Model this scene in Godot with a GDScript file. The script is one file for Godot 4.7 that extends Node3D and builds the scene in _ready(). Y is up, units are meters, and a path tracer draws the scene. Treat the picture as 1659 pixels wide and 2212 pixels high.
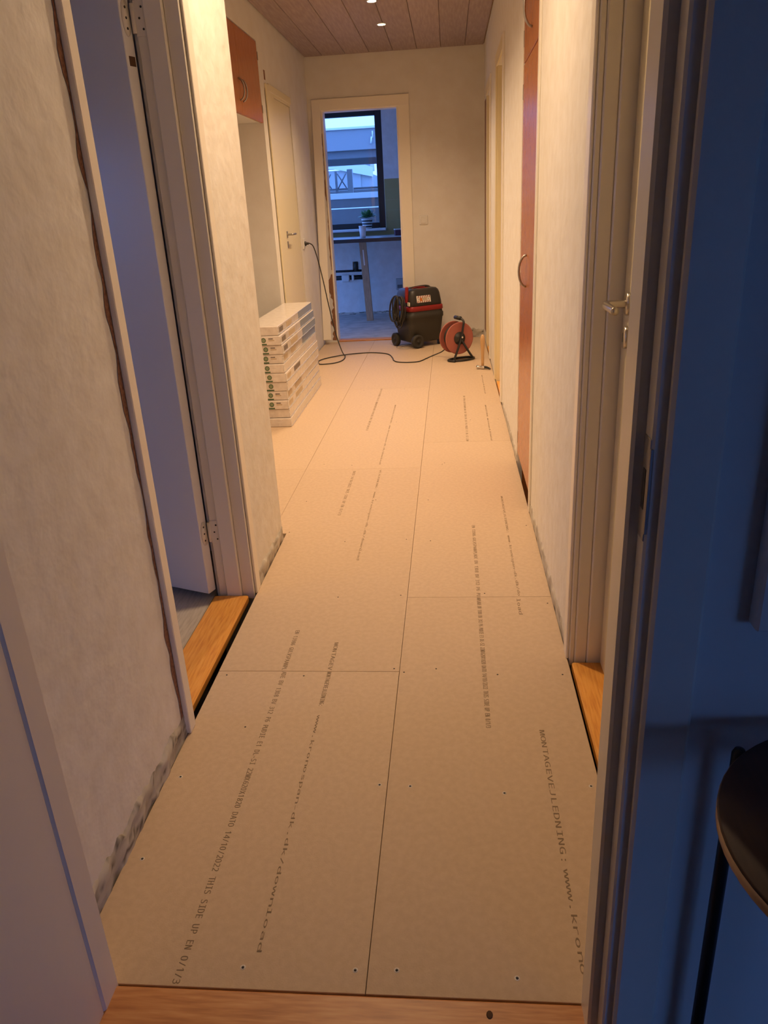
extends Node3D

# ---------------------------------------------------------------- helpers
var names := {}
var M := {}
const CEIL := 2.515

func lin(r: float, g: float, b: float) -> Color:
	return Color(r, g, b).linear_to_srgb()

func numbered(n: String) -> String:
	if not names.has(n):
		names[n] = 0
		return n
	names[n] += 1
	return "%s_%03d" % [n, names[n]]

func tag(o: Node, label: String, category: String, group := "", kind := "") -> Node:
	o.set_meta("label", label)
	o.set_meta("category", category)
	if group != "":
		o.set_meta("group", group)
	if kind != "":
		o.set_meta("kind", kind)
	return o

func thing(called: String, label: String, category: String, at := Vector3.ZERO, turn := 0.0, group := "", kind := "") -> Node3D:
	var o := Node3D.new()
	o.name = numbered(called)
	add_child(o)
	o.position = at
	o.rotation.y = turn
	tag(o, label, category, group, kind)
	return o

func setting(called: String, label: String, category: String) -> Node3D:
	return thing(called, label, category, Vector3.ZERO, 0.0, "", "structure")

func mb(smooth := false) -> SurfaceTool:
	var st := SurfaceTool.new()
	st.begin(Mesh.PRIMITIVE_TRIANGLES)
	st.set_smooth_group(0 if smooth else -1)
	return st

func fin(st: SurfaceTool) -> ArrayMesh:
	st.generate_normals()
	return st.commit()

func obj(called: String, st: SurfaceTool, m: Material, parent: Node) -> MeshInstance3D:
	return put(called, fin(st), m, parent)

func put(called: String, mesh: Mesh, m: Material, parent: Node) -> MeshInstance3D:
	var o := MeshInstance3D.new()
	o.name = called
	o.mesh = mesh
	o.material_override = m
	o.cast_shadow = GeometryInstance3D.SHADOW_CASTING_SETTING_ON
	parent.add_child(o, true)
	return o

func tri(st: SurfaceTool, a: Vector3, b: Vector3, c: Vector3) -> void:
	st.add_vertex(a)
	st.add_vertex(c)
	st.add_vertex(b)

func quad(st: SurfaceTool, a: Vector3, b: Vector3, c: Vector3, d: Vector3) -> void:
	tri(st, a, b, c)
	tri(st, a, c, d)

# a box between two corners, its edges chamfered by ch
func bx(st: SurfaceTool, p: Vector3, q: Vector3, ch := 0.0) -> void:
	var lo := Vector3(minf(p.x, q.x), minf(p.y, q.y), minf(p.z, q.z))
	var hi := Vector3(maxf(p.x, q.x), maxf(p.y, q.y), maxf(p.z, q.z))
	var c := (lo + hi) / 2.0
	var h := (hi - lo) / 2.0
	ch = minf(ch, minf(h.x, minf(h.y, h.z)) * 0.9)
	var ax := [Vector3(1, 0, 0), Vector3(0, 1, 0), Vector3(0, 0, 1)]
	var hs := [h.x, h.y, h.z]
	for i in 3:
		var j := (i + 1) % 3
		var k := (i + 2) % 3
		for s in [-1.0, 1.0]:
			var n: Vector3 = ax[i] * hs[i] * s
			var u: Vector3 = ax[j] * (hs[j] - ch)
			var v: Vector3 = ax[k] * (hs[k] - ch)
			if s > 0:
				quad(st, c + n - u - v, c + n + u - v, c + n + u + v, c + n - u + v)
			else:
				quad(st, c + n - u + v, c + n + u + v, c + n + u - v, c + n - u - v)
	if ch <= 0.0:
		return
	for i in 3:
		var j := (i + 1) % 3
		var k := (i + 2) % 3
		for sj in [-1.0, 1.0]:
			for sk in [-1.0, 1.0]:
				var e: Vector3 = ax[i] * (hs[i] - ch)
				var p1: Vector3 = ax[j] * hs[j] * sj + ax[k] * (hs[k] - ch) * sk
				var p2: Vector3 = ax[j] * (hs[j] - ch) * sj + ax[k] * hs[k] * sk
				if sj * sk > 0:
					quad(st, c - e + p1, c + e + p1, c + e + p2, c - e + p2)
				else:
					quad(st, c - e + p2, c + e + p2, c + e + p1, c - e + p1)
	for sx in [-1.0, 1.0]:
		for sy in [-1.0, 1.0]:
			for sz in [-1.0, 1.0]:
				var a := c + Vector3(h.x * sx, (h.y - ch) * sy, (h.z - ch) * sz)
				var b := c + Vector3((h.x - ch) * sx, h.y * sy, (h.z - ch) * sz)
				var d := c + Vector3((h.x - ch) * sx, (h.y - ch) * sy, h.z * sz)
				if sx * sy * sz > 0:
					tri(st, a, b, d)
				else:
					tri(st, a, d, b)

func boxpart(called: String, p: Vector3, q: Vector3, m: Material, parent: Node, ch := 0.0) -> MeshInstance3D:
	var st := mb()
	bx(st, p, q, ch)
	return obj(called, st, m, parent)

# rings of equal length joined into a skin, with end caps
func skin(st: SurfaceTool, rings: Array, cap0 := true, cap1 := true) -> void:
	var n: int = rings[0].size()
	for i in rings.size() - 1:
		for k in n:
			var l := (k + 1) % n
			quad(st, rings[i][k], rings[i][l], rings[i + 1][l], rings[i + 1][k])
	for e in [0, 1]:
		if (e == 0 and not cap0) or (e == 1 and not cap1):
			continue
		var r: PackedVector3Array = rings[0] if e == 0 else rings[rings.size() - 1]
		var c := Vector3.ZERO
		for p in r:
			c += p
		c /= n
		for k in n:
			var l := (k + 1) % n
			if e == 0:
				tri(st, c, r[l], r[k])
			else:
				tri(st, c, r[k], r[l])

func tube(st: SurfaceTool, pts: Array, r: float, sides := 8, closed := false) -> void:
	var n := pts.size()
	var rings := []
	var up := Vector3.UP
	var t0: Vector3 = (pts[1] - pts[0]).normalized()
	if absf(t0.dot(up)) > 0.95:
		up = Vector3.RIGHT
	var side := t0.cross(up).normalized()
	for i in n:
		var a: Vector3 = pts[(i - 1 + n) % n] if closed or i > 0 else pts[0]
		var b: Vector3 = pts[(i + 1) % n] if closed or i < n - 1 else pts[n - 1]
		var t := (b - a).normalized()
		side = (side - t * side.dot(t)).normalized()
		var v := side.cross(t)
		var ring := PackedVector3Array()
		for k in sides:
			var w := TAU * k / sides
			ring.append(pts[i] + side * cos(w) * r - v * sin(w) * r)
		rings.append(ring)
	if closed:
		rings.append(rings[0])
	skin(st, rings, not closed, not closed)

# a smooth curve through points
func curve(pts: Array, steps := 6) -> Array:
	var out := []
	var n := pts.size()
	for i in n - 1:
		var p0: Vector3 = pts[maxi(i - 1, 0)]
		var p1: Vector3 = pts[i]
		var p2: Vector3 = pts[i + 1]
		var p3: Vector3 = pts[mini(i + 2, n - 1)]
		for s in steps:
			out.append(p1.cubic_interpolate(p2, p0, p3, float(s) / steps))
	out.append(pts[n - 1])
	return out

# profile points (radius, height) turned round an axis
func lathe(st: SurfaceTool, prof: Array, sides := 24, base := Transform3D.IDENTITY) -> void:
	var rings := []
	for p in prof:
		var ring := PackedVector3Array()
		for k in sides:
			var w := -TAU * k / sides
			ring.append(base * Vector3(cos(w) * maxf(p.x, 0.0002), p.y, sin(w) * maxf(p.x, 0.0002)))
		rings.append(ring)
	skin(st, rings)

# axis of a lathe laid along a direction
func along(at: Vector3, dir: Vector3) -> Transform3D:
	var y := dir.normalized()
	var x := y.cross(Vector3(0.31, 0.17, 0.93)).normalized()
	return Transform3D(Basis(x, y, x.cross(y)), at)

# rounded rectangle in the xz plane
func rring(w: float, d: float, r: float, y: float, off := Vector2.ZERO, k := 4) -> PackedVector3Array:
	var out := PackedVector3Array()
	for c in 4:
		var sx: float = [1, 1, -1, -1][c]
		var sz: float = [1, -1, -1, 1][c]
		for i in k + 1:
			var a := PI / 2 - c * PI / 2 - (PI / 2) * i / k
			out.append(Vector3(sx * (w / 2 - r) + cos(a) * r + off.x, y, sz * (d / 2 - r) + sin(a) * r + off.y))
	return out

func noise_tex(freq: float, ramp: Array, oct := 4, kind := FastNoiseLite.TYPE_SIMPLEX_SMOOTH, size := 512, seed_ := 1) -> NoiseTexture2D:
	var n := FastNoiseLite.new()
	n.seed = seed_
	n.noise_type = kind
	n.frequency = freq
	n.fractal_octaves = oct
	var t := NoiseTexture2D.new()
	t.width = size
	t.height = size
	t.seamless = true
	t.noise = n
	if ramp.size():
		var g := Gradient.new()
		g.offsets = PackedFloat32Array(ramp.map(func(x): return x[0]))
		g.colors = PackedColorArray(ramp.map(func(x): return x[1]))
		t.color_ramp = g
	return t

func relief(freq: float, oct := 3, bump := 4.0, kind := FastNoiseLite.TYPE_SIMPLEX_SMOOTH, seed_ := 5) -> NoiseTexture2D:
	var t := noise_tex(freq, [], oct, kind, 512, seed_)
	t.as_normal_map = true
	t.bump_strength = bump
	return t

func mat(called: String, c: Color, rough := 0.6, metal := 0.0) -> StandardMaterial3D:
	var m := StandardMaterial3D.new()
	m.resource_name = called
	m.albedo_color = c
	m.roughness = rough
	m.metallic = metal
	M[called] = m
	return m

func tri_tex(m: StandardMaterial3D, albedo: Texture2D, scale: Vector3, normal: Texture2D = null, amount := 1.0) -> StandardMaterial3D:
	m.uv1_triplanar = true
	m.uv1_world_triplanar = true
	m.uv1_scale = scale
	if albedo:
		m.albedo_texture = albedo
	if normal:
		m.normal_enabled = true
		m.normal_texture = normal
		m.normal_scale = amount
	return m

# ---------------------------------------------------------------- materials
func make_materials() -> void:
	var white := lin(0.86, 0.85, 0.82)
	var m := mat("wallpaper", white, 0.75)
	tri_tex(m, noise_tex(0.012, [[0.0, Color(0.96, 0.95, 0.93)], [1.0, Color(1, 1, 1)]]), Vector3.ONE * 1.6, relief(0.016, 4, 6.0), 0.24)
	m = mat("wall_paint", lin(0.80, 0.785, 0.76), 0.7)
	tri_tex(m, noise_tex(0.01, [[0.0, Color(0.97, 0.96, 0.95)], [1.0, Color(1, 1, 1)]], 3, FastNoiseLite.TYPE_SIMPLEX_SMOOTH, 512, 2), Vector3.ONE, relief(0.05, 3, 3.0), 0.08)
	m = mat("room_wall", lin(0.80, 0.785, 0.76), 0.8)
	m = mat("trim_paint", lin(0.88, 0.83, 0.74), 0.32)
	tri_tex(m, null, Vector3.ONE * 2.0, relief(0.03, 2, 2.0), 0.15)
	m = mat("cream_paint", lin(0.80, 0.72, 0.50), 0.35)
	m = mat("leaf_paint", lin(0.84, 0.83, 0.82), 0.28)
	m = mat("chipboard", Color.WHITE, 0.62)
	tri_tex(m, noise_tex(0.05, [[0.0, Color.from_rgba8(196, 172, 145)], [0.5, Color.from_rgba8(202, 178, 151)], [1.0, Color.from_rgba8(208, 185, 158)]], 5), Vector3.ONE * 1.9, relief(0.25, 2, 2.0), 0.08)
	m = mat("chipboard_b", Color.WHITE, 0.62)
	tri_tex(m, noise_tex(0.05, [[0.0, Color.from_rgba8(194, 170, 143)], [0.5, Color.from_rgba8(200, 176, 149)], [1.0, Color.from_rgba8(206, 183, 156)]], 5, FastNoiseLite.TYPE_SIMPLEX_SMOOTH, 512, 9), Vector3.ONE * 1.7, relief(0.25, 2, 2.0), 0.08)
	m = mat("ink", lin(0.25, 0.18, 0.115), 0.8)
	m = mat("pine", Color.WHITE, 0.42)
	tri_tex(m, noise_tex(0.02, [[0.0, Color.from_rgba8(214, 140, 58)], [0.5, Color.from_rgba8(234, 166, 76)], [1.0, Color.from_rgba8(242, 184, 98)]], 4), Vector3(9, 9, 0.8))
	m = mat("pine_cross", Color.WHITE, 0.42)
	tri_tex(m, noise_tex(0.02, [[0.0, Color.from_rgba8(176, 112, 60)], [0.5, Color.from_rgba8(204, 140, 82)], [1.0, Color.from_rgba8(220, 164, 108)]], 4, FastNoiseLite.TYPE_SIMPLEX_SMOOTH, 512, 4), Vector3(0.8, 9, 9))
	m = mat("beech", Color.WHITE, 0.26)
	tri_tex(m, noise_tex(0.02, [[0.0, Color.from_rgba8(170, 104, 56)], [0.5, Color.from_rgba8(183, 114, 64)], [1.0, Color.from_rgba8(194, 126, 74)]], 4, FastNoiseLite.TYPE_SIMPLEX_SMOOTH, 512, 6), Vector3(6, 0.7, 6))
	for k in 3:
		m = mat("ceiling_plank_%d" % k, Color.WHITE, 0.6)
		var f: float = [1.0, 0.98, 1.02][k]
		tri_tex(m, noise_tex(0.015, [[0.0, Color(0.60 * f, 0.53 * f, 0.52 * f)], [0.6, Color(0.65 * f, 0.58 * f, 0.57 * f)], [1.0, Color(0.69 * f, 0.63 * f, 0.62 * f)]], 4, FastNoiseLite.TYPE_SIMPLEX_SMOOTH, 512, 20 + k), Vector3(6, 6, 0.5))
	m = mat("black_screw", lin(0.03, 0.028, 0.026), 0.5)
	m = mat("hole_and_knot_brown", lin(0.10, 0.05, 0.025), 0.9)  # dark brown: painted shade of the shallow holes, also a real knot
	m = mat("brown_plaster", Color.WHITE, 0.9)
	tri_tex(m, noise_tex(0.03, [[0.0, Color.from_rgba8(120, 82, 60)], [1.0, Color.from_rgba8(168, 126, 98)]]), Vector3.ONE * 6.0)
	m = mat("plaster", Color.WHITE, 0.9)
	m.vertex_color_use_as_albedo = true
	m = mat("steel", lin(0.62, 0.58, 0.52), 0.28, 1.0)
	m = mat("dull_steel", lin(0.42, 0.40, 0.38), 0.45, 1.0)
	m = mat("chrome", lin(0.72, 0.70, 0.68), 0.15, 1.0)
	m = mat("black_steel", lin(0.018, 0.018, 0.02), 0.4)
	m = mat("black_plastic", lin(0.022, 0.021, 0.02), 0.45)
	m = mat("grey_plastic", lin(0.032, 0.030, 0.027), 0.5)
	m = mat("dark_rubber", lin(0.03, 0.028, 0.026), 0.7)
	m = mat("red_plastic", lin(0.26, 0.012, 0.012), 0.4)
	m = mat("reel_red", lin(0.40, 0.12, 0.09), 0.45)
	m = mat("white_plastic", lin(0.75, 0.74, 0.72), 0.35)
	m = mat("sticker", lin(0.72, 0.68, 0.62), 0.4)
	m = mat("orange", lin(0.55, 0.16, 0.02), 0.5)
	m = mat("wood_handle", lin(0.58, 0.36, 0.17), 0.5)
	m = mat("carton", Color.WHITE, 0.45)
	tri_tex(m, noise_tex(0.01, [[0.0, Color.from_rgba8(206, 196, 188)], [1.0, Color.from_rgba8(224, 216, 208)]]), Vector3.ONE * 3.0, relief(0.012, 3, 8.0), 0.35)
	m.clearcoat_enabled = true
	m.clearcoat = 0.7
	m.clearcoat_roughness = 0.18
	m = mat("print_grey", lin(0.30, 0.33, 0.34), 0.4)
	m.clearcoat_enabled = true
	m.clearcoat = 0.7
	m.clearcoat_roughness = 0.15
	m = mat("print_green", lin(0.05, 0.11, 0.045), 0.5)
	m = mat("print_pale_green", lin(0.22, 0.27, 0.16), 0.5)
	m = mat("print_dark", lin(0.18, 0.15, 0.14), 0.5)
	m = mat("print_beige", lin(0.50, 0.40, 0.28), 0.45)
	m = mat("film", lin(0.85, 0.86, 0.88), 0.15)
	m.transparency = BaseMaterial3D.TRANSPARENCY_ALPHA
	m.albedo_color.a = 0.35
	m = mat("laminate", Color.WHITE, 0.4)
	tri_tex(m, noise_tex(0.02, [[0.0, Color.from_rgba8(176, 166, 150)], [0.5, Color.from_rgba8(196, 187, 172)], [1.0, Color.from_rgba8(208, 200, 186)]], 4), Vector3(9, 9, 0.8))
	m = mat("concrete", Color.WHITE, 0.85)
	tri_tex(m, noise_tex(0.012, [[0.0, Color.from_rgba8(148, 146, 142)], [0.5, Color.from_rgba8(168, 166, 162)], [1.0, Color.from_rgba8(182, 180, 176)]], 5), Vector3.ONE * 0.9)
	m = mat("kitchen_wall", lin(0.80, 0.785, 0.76), 0.8)
	tri_tex(m, noise_tex(0.012, [[0.0, Color(0.94, 0.93, 0.92)], [1.0, Color(1, 1, 1)]]), Vector3.ONE * 1.2)
	m = mat("tile_olive", lin(0.36, 0.31, 0.13), 0.4)
	m = mat("window_frame", lin(0.02, 0.016, 0.015), 0.4)
	m = mat("glass", Color(0.9, 0.95, 1.0, 0.06), 0.02)
	m.transparency = BaseMaterial3D.TRANSPARENCY_ALPHA
	m = mat("sill", lin(0.72, 0.72, 0.72), 0.3)
	m = mat("worktop", lin(0.55, 0.55, 0.56), 0.25)
	m = mat("worktop_edge", lin(0.03, 0.03, 0.035), 0.4)
	m = mat("raw_wood", Color.WHITE, 0.7)
	tri_tex(m, noise_tex(0.02, [[0.0, Color.from_rgba8(150, 124, 98)], [1.0, Color.from_rgba8(190, 166, 138)]], 4), Vector3(9, 0.8, 9))
	m = mat("leaf_green", lin(0.07, 0.20, 0.09), 0.5)
	m.backlight_enabled = true
	m.backlight = Color(0.1, 0.25, 0.1)
	m = mat("leaf_pale", lin(0.18, 0.34, 0.20), 0.5)
	m.backlight_enabled = true
	m.backlight = Color(0.15, 0.3, 0.15)
	m = mat("pot_white", lin(0.72, 0.72, 0.72), 0.35)
	m = mat("pot_black", lin(0.02, 0.02, 0.022), 0.4)
	m = mat("soil", lin(0.03, 0.022, 0.015), 0.95)
	m = mat("pack_dark", lin(0.08, 0.03, 0.06), 0.5)
	m = mat("walnut", Color.WHITE, 0.6)
	tri_tex(m, noise_tex(0.02, [[0.0, Color.from_rgba8(46, 29, 24)], [1.0, Color.from_rgba8(66, 43, 35)]], 4), Vector3(9, 9, 1.2))
	m = mat("pale_wood", lin(0.50, 0.34, 0.20), 0.5)
	m = mat("fence_board", Color.WHITE, 0.8)
	tri_tex(m, noise_tex(0.02, [[0.0, Color.from_rgba8(54, 47, 43)], [1.0, Color.from_rgba8(76, 68, 62)]], 4), Vector3(0.6, 4, 4))
	m = mat("fascia", lin(0.27, 0.27, 0.27), 0.7)
	m = mat("fascia_dark", lin(0.14, 0.14, 0.14), 0.7)
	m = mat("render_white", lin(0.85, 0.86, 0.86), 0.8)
	m = mat("roof_edge", lin(0.83, 0.83, 0.82), 0.6)
	m = mat("brick", lin(0.32, 0.29, 0.27), 0.85)
	m = mat("mortar", lin(0.62, 0.61, 0.60), 0.9)
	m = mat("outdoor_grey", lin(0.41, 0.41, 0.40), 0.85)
	m = mat("ground", Color.WHITE, 0.95)
	tri_tex(m, noise_tex(0.012, [[0.0, Color.from_rgba8(120, 122, 118)], [1.0, Color.from_rgba8(164, 164, 158)]], 5), Vector3.ONE * 0.5)
	m = mat("lamp_ring", lin(0.55, 0.52, 0.48), 0.35, 1.0)
	m = mat("lamp_glow", Color(1, 0.93, 0.80), 0.4)
	m.emission_enabled = true
	m.emission = Color(1.0, 0.90, 0.72)
	m.emission_energy_multiplier = 6.0

# ---------------------------------------------------------------- shared builders
# rough plaster left bare where a skirting board was pulled off: from o along u, n points out of the wall
func plaster_band(parent: Node, o: Vector3, u: Vector3, n: Vector3, length: float, height: float, seed_: int, dark := 0.35, thick := 0.008) -> void:
	var f := FastNoiseLite.new()
	f.seed = seed_
	f.frequency = 9.0
	f.fractal_octaves = 4
	var g := FastNoiseLite.new()
	g.seed = seed_ + 7
	g.frequency = 3.0
	var nx := maxi(int(length / 0.012), 6)
	var ny := 10
	var st := mb(true)
	var pos := []
	var col := []
	for i in nx + 1:
		var s := length * i / nx
		var top := height * (1.0 + 0.28 * f.get_noise_2d(s * 2.0, 50.0)) 
		for j in ny + 1:
			var t := float(j) / ny
			var y := -0.03 + (top + 0.03) * t
			var d := f.get_noise_2d(s, y * 1.6)
			var deep := clampf((g.get_noise_2d(s * 2.0, y * 9.0) - 0.25) * 5.0, 0.0, 1.0)
			var off := thick * (0.6 + d) * (1.0 - deep * 1.1)
			if j == ny:
				off = -0.004
			pos.append(o + u * s + Vector3.UP * (y - o.y) + n * maxf(off, -0.004))
			var c := Color(0.42, 0.39, 0.34).lerp(Color(0.60, 0.56, 0.49), clampf(d + 0.5, 0.0, 1.0))
			var stain := clampf((f.get_noise_2d(s * 0.8 + 9.0, y * 5.0 + 4.0) - 0.34 + 0.3 * dark) * 5.0, 0.0, 1.0)
			c = c.lerp(Color(0.10, 0.085, 0.065), stain * dark * 1.6 if stain * dark * 1.6 < 0.9 else 0.9)
			col.append(c)
	var flip := u.cross(Vector3.UP).dot(n) < 0
	for i in nx:
		for j in ny:
			var a := i * (ny + 1) + j
			var q := [a, a + ny + 1, a + ny + 2, a + 1]
			if flip:
				q = [a, a + 1, a + ny + 2, a + ny + 1]
			for k in [0, 2, 1, 0, 3, 2]:
				st.set_color(col[q[k]])
				st.add_vertex(pos[q[k]])
	obj("bare_plaster", st, M.plaster, parent)

# a ragged upright strip (torn wallpaper edge) on a wall whose normal is n, from y0 to y1
func ragged_strip(parent: Node, called: String, at: Vector3, u: Vector3, n: Vector3, width: float, y0: float, y1: float, seed_: int, m: Material) -> void:
	var f := FastNoiseLite.new()
	f.seed = seed_
	f.frequency = 6.0
	f.fractal_octaves = 4
	var st := mb()
	var steps := int((y1 - y0) / 0.02)
	var prev := []
	for i in steps + 1:
		var y := y0 + (y1 - y0) * i / steps
		var w := width * clampf(0.65 + 1.2 * f.get_noise_1d(y), 0.12, 1.4)
		var row := [Vector3(at.x, y, at.z) + n * 0.0012, Vector3(at.x, y, at.z) + u * w + n * 0.0012]
		if prev.size():
			if u.cross(Vector3.UP).dot(n) > 0:
				quad(st, prev[0], prev[1], row[1], row[0])
			else:
				quad(st, prev[0], row[0], row[1], prev[1])
		prev = row
	obj(called, st, m, parent)

func lettering(parent: Node, text: String, x: float, z0: float, z1: float, h: float) -> void:
	var t := TextMesh.new()
	t.text = text
	var font := SystemFont.new()
	font.font_names = PackedStringArray(["Droid Sans Mono"])
	t.font = font
	t.font_size = 16
	t.pixel_size = 0.01
	t.depth = 0.002
	t.curve_step = 2.0
	var bb := t.get_aabb()
	var o := put("printed_text", t, M.ink, parent)
	var sx := absf(z1 - z0) / maxf(bb.size.x, 0.01)
	var sy := h / maxf(bb.size.y, 0.01)
	var b := Basis(Vector3(0, 0, 1) * sx, Vector3(1, 0, 0) * sy, Vector3(0, 1, 0) * 0.2)
	o.transform = Transform3D(b, Vector3(x, 0.0002, (z0 + z1) / 2) - b * bb.get_center() + Vector3(0, 0.0, 0))
	o.position.y = 0.0003

func handle_bow(parent: Node, at: Vector3, n: Vector3, height: float, m: Material) -> void:
	var st := mb(true)
	var pts := []
	for i in 13:
		var a := PI * i / 12.0
		pts.append(at + Vector3.UP * (-cos(a) * height / 2) + n * (sin(a) * 0.032))
	tube(st, pts, 0.005, 8)
	obj("handle", st, m, parent)

# ---------------------------------------------------------------- scene
func _ready() -> void:
	var cam := Camera3D.new()
	cam.name = "camera"
	cam.fov = 68.088
	cam.near = 0.05
	cam.far = 300.0
	cam.transform = Transform3D(Basis(Vector3(0.9956049, -0.0500101, -0.0791828), Vector3(0.0164737, 0.9258232, -0.3775976), Vector3(0.0921930, 0.3746336, 0.9225780)), Vector3(0, 1.26, 0))
	add_child(cam)
	cam.current = true
	var we := WorldEnvironment.new()
	we.name = "world_environment"
	var env := Environment.new()
	env.background_mode = Environment.BG_SKY
	var sm := ProceduralSkyMaterial.new()
	sm.sky_top_color = lin(0.13, 0.32, 1.0)
	sm.sky_horizon_color = lin(0.155, 0.35, 1.0)
	sm.ground_bottom_color = lin(0.03, 0.06, 0.16)
	sm.ground_horizon_color = lin(0.05, 0.1, 0.25)
	sm.sky_energy_multiplier = 1.0
	var sky := Sky.new()
	sky.sky_material = sm
	env.sky = sky
	env.background_energy_multiplier = 5.0
	env.tonemap_mode = Environment.TONE_MAPPER_LINEAR
	env.tonemap_exposure = 1.0
	env.sdfgi_enabled = true
	env.ssao_enabled = true
	env.ssil_enabled = true
	we.environment = env
	add_child(we)

	make_materials()
	build_shell()
	build_floor()
	build_ceiling()
	build_left_doorway()
	build_right_wall()
	build_far_end()
	build_left_recess()
	build_near_doorway()
	build_kitchen()
	build_outside()
	build_boxes()
	build_vacuum()
	build_reel()
	build_hammer()
	build_cord()
	build_stool()

func wall_mesh(called: String, label: String, boxes: Array, m: Material) -> MeshInstance3D:
	var st := mb()
	for b in boxes:
		bx(st, b[0], b[1])
	var o := obj(numbered(called), st, m, self)
	tag(o, label, "wall", "", "structure")
	return o

func build_shell() -> void:
	var H := CEIL + 0.015
	# hall, narrow part, left: with the doorway z -1.62 .. -2.35
	var w := wall_mesh("wall_left", "white textured wallpaper wall around the open doorway", [
		[Vector3(-0.712, -0.5, -0.89), Vector3(-0.852, H, -1.62)],
		[Vector3(-0.712, 2.1, -1.62), Vector3(-0.852, H, -2.36)],
		[Vector3(-0.712, -0.5, -2.36), Vector3(-0.852, H, -2.84)]], M.wallpaper)
	plaster_band(w, Vector3(-0.712, 0, -0.892), Vector3(0, 0, -1), Vector3(1, 0, 0), 0.70, 0.062, 3, 0.6, 0.010)
	plaster_band(w, Vector3(-0.712, 0, -2.41), Vector3(0, 0, -1), Vector3(1, 0, 0), 0.42, 0.055, 11, 0.25, 0.008)
	ragged_strip(w, "torn_edge", Vector3(-0.712, 0, -1.578), Vector3(0, 0, 1), Vector3(1, 0, 0), 0.018, 0.05, 2.3, 4, M.brown_plaster)
	ragged_strip(w, "torn_edge", Vector3(-0.712, 0, -2.408), Vector3(0, 0, -1), Vector3(1, 0, 0), 0.006, 0.05, 2.3, 8, M.brown_plaster)
	# hall, wide part, left, with a recess z -4.55 .. -5.80
	wall_mesh("wall_left_recess", "white wall of the wide hall with open wardrobe recess", [
		[Vector3(-0.852, -0.5, -2.74), Vector3(-1.9, H, -2.84)],
		[Vector3(-1.27, -0.5, -2.84), Vector3(-1.37, H, -4.55)],
		[Vector3(-1.27, -0.5, -4.45), Vector3(-1.9, H, -4.55)],
		[Vector3(-1.85, -0.5, -4.55), Vector3(-1.95, H, -5.80)],
		[Vector3(-1.27, -0.5, -5.80), Vector3(-1.95, H, -5.92)],
		[Vector3(-1.27, 2.325, -4.55), Vector3(-1.36, H, -5.80)],
		[Vector3(-1.27, 2.06, -5.92), Vector3(-1.37, H, -6.83)],
		[Vector3(-1.33, -0.5, -5.92), Vector3(-1.39, 2.06, -6.83)],
		[Vector3(-1.27, -0.5, -6.83), Vector3(-1.39, H, -7.82)]], M.wall_paint)
	# hall, right: recesses for the doors and the tall cupboard
	var r := wall_mesh("wall_right", "white textured wall between the closed door and the tall cupboard", [
		[Vector3(0.328, -0.5, -0.89), Vector3(0.47, H, -1.06)],
		[Vector3(0.328, 2.1, -1.06), Vector3(0.47, H, -1.935)],
		[Vector3(0.452, -0.5, -1.06), Vector3(0.50, 2.1, -1.935)],
		[Vector3(0.328, -0.5, -1.935), Vector3(0.47, H, -3.10)]], M.wallpaper)
	wall_mesh("wall_right_lintel", "strip of white wall above the tall beech cupboard", [
		[Vector3(0.328, 2.42, -3.10), Vector3(0.47, H, -3.74)]], M.wallpaper)
	var r2 := wall_mesh("wall_right_far", "white textured wall beyond the tall cupboard with two cream doors", [
		[Vector3(0.328, -0.5, -3.74), Vector3(0.47, H, -5.05)],
		[Vector3(0.328, 2.06, -5.05), Vector3(0.47, H, -5.68)],
		[Vector3(0.44, -0.5, -5.05), Vector3(0.50, 2.06, -5.68)],
		[Vector3(0.328, -0.5, -5.68), Vector3(0.47, H, -6.55)],
		[Vector3(0.328, 2.06, -6.55), Vector3(0.47, H, -7.18)],
		[Vector3(0.44, -0.5, -6.55), Vector3(0.50, 2.06, -7.18)],
		[Vector3(0.328, -0.5, -7.18), Vector3(0.47, H, -7.82)]], M.wallpaper)
	plaster_band(r, Vector3(0.328, 0, -2.0), Vector3(0, 0, -1), Vector3(-1, 0, 0), 1.07, 0.05, 17, 0.08, 0.006)
	plaster_band(r2, Vector3(0.328, 0, -3.76), Vector3(0, 0, -1), Vector3(-1, 0, 0), 1.15, 0.045, 23, 0.1, 0.006)
	# far wall with the kitchen doorway
	var f := wall_mesh("wall_far", "white wall at the far end around the kitchen doorway", [
		[Vector3(-1.39, -0.5, -7.70), Vector3(-1.145, H, -7.82)],
		[Vector3(-1.145, 2.09, -7.70), Vector3(-0.45, H, -7.82)],
		[Vector3(-0.45, -0.5, -7.70), Vector3(0.47, H, -7.82)]], M.wall_paint)
	plaster_band(f, Vector3(-0.34, 0, -7.70), Vector3(1, 0, 0), Vector3(0, 0, 1), 0.66, 0.085, 31, 0.5, 0.01)
	# near wall between the hall and the room the camera stands in
	wall_mesh("wall_near", "wall around the near doorway, bluish in daylight", [
		[Vector3(-3.4, -0.5, -0.80), Vector3(-0.655, H, -0.89)],
		[Vector3(-0.655, 2.1, -0.80), Vector3(0.245, H, -0.89)],
		[Vector3(0.245, -0.5, -0.80), Vector3(4.3, H, -0.89)]], M.room_wall)
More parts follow.
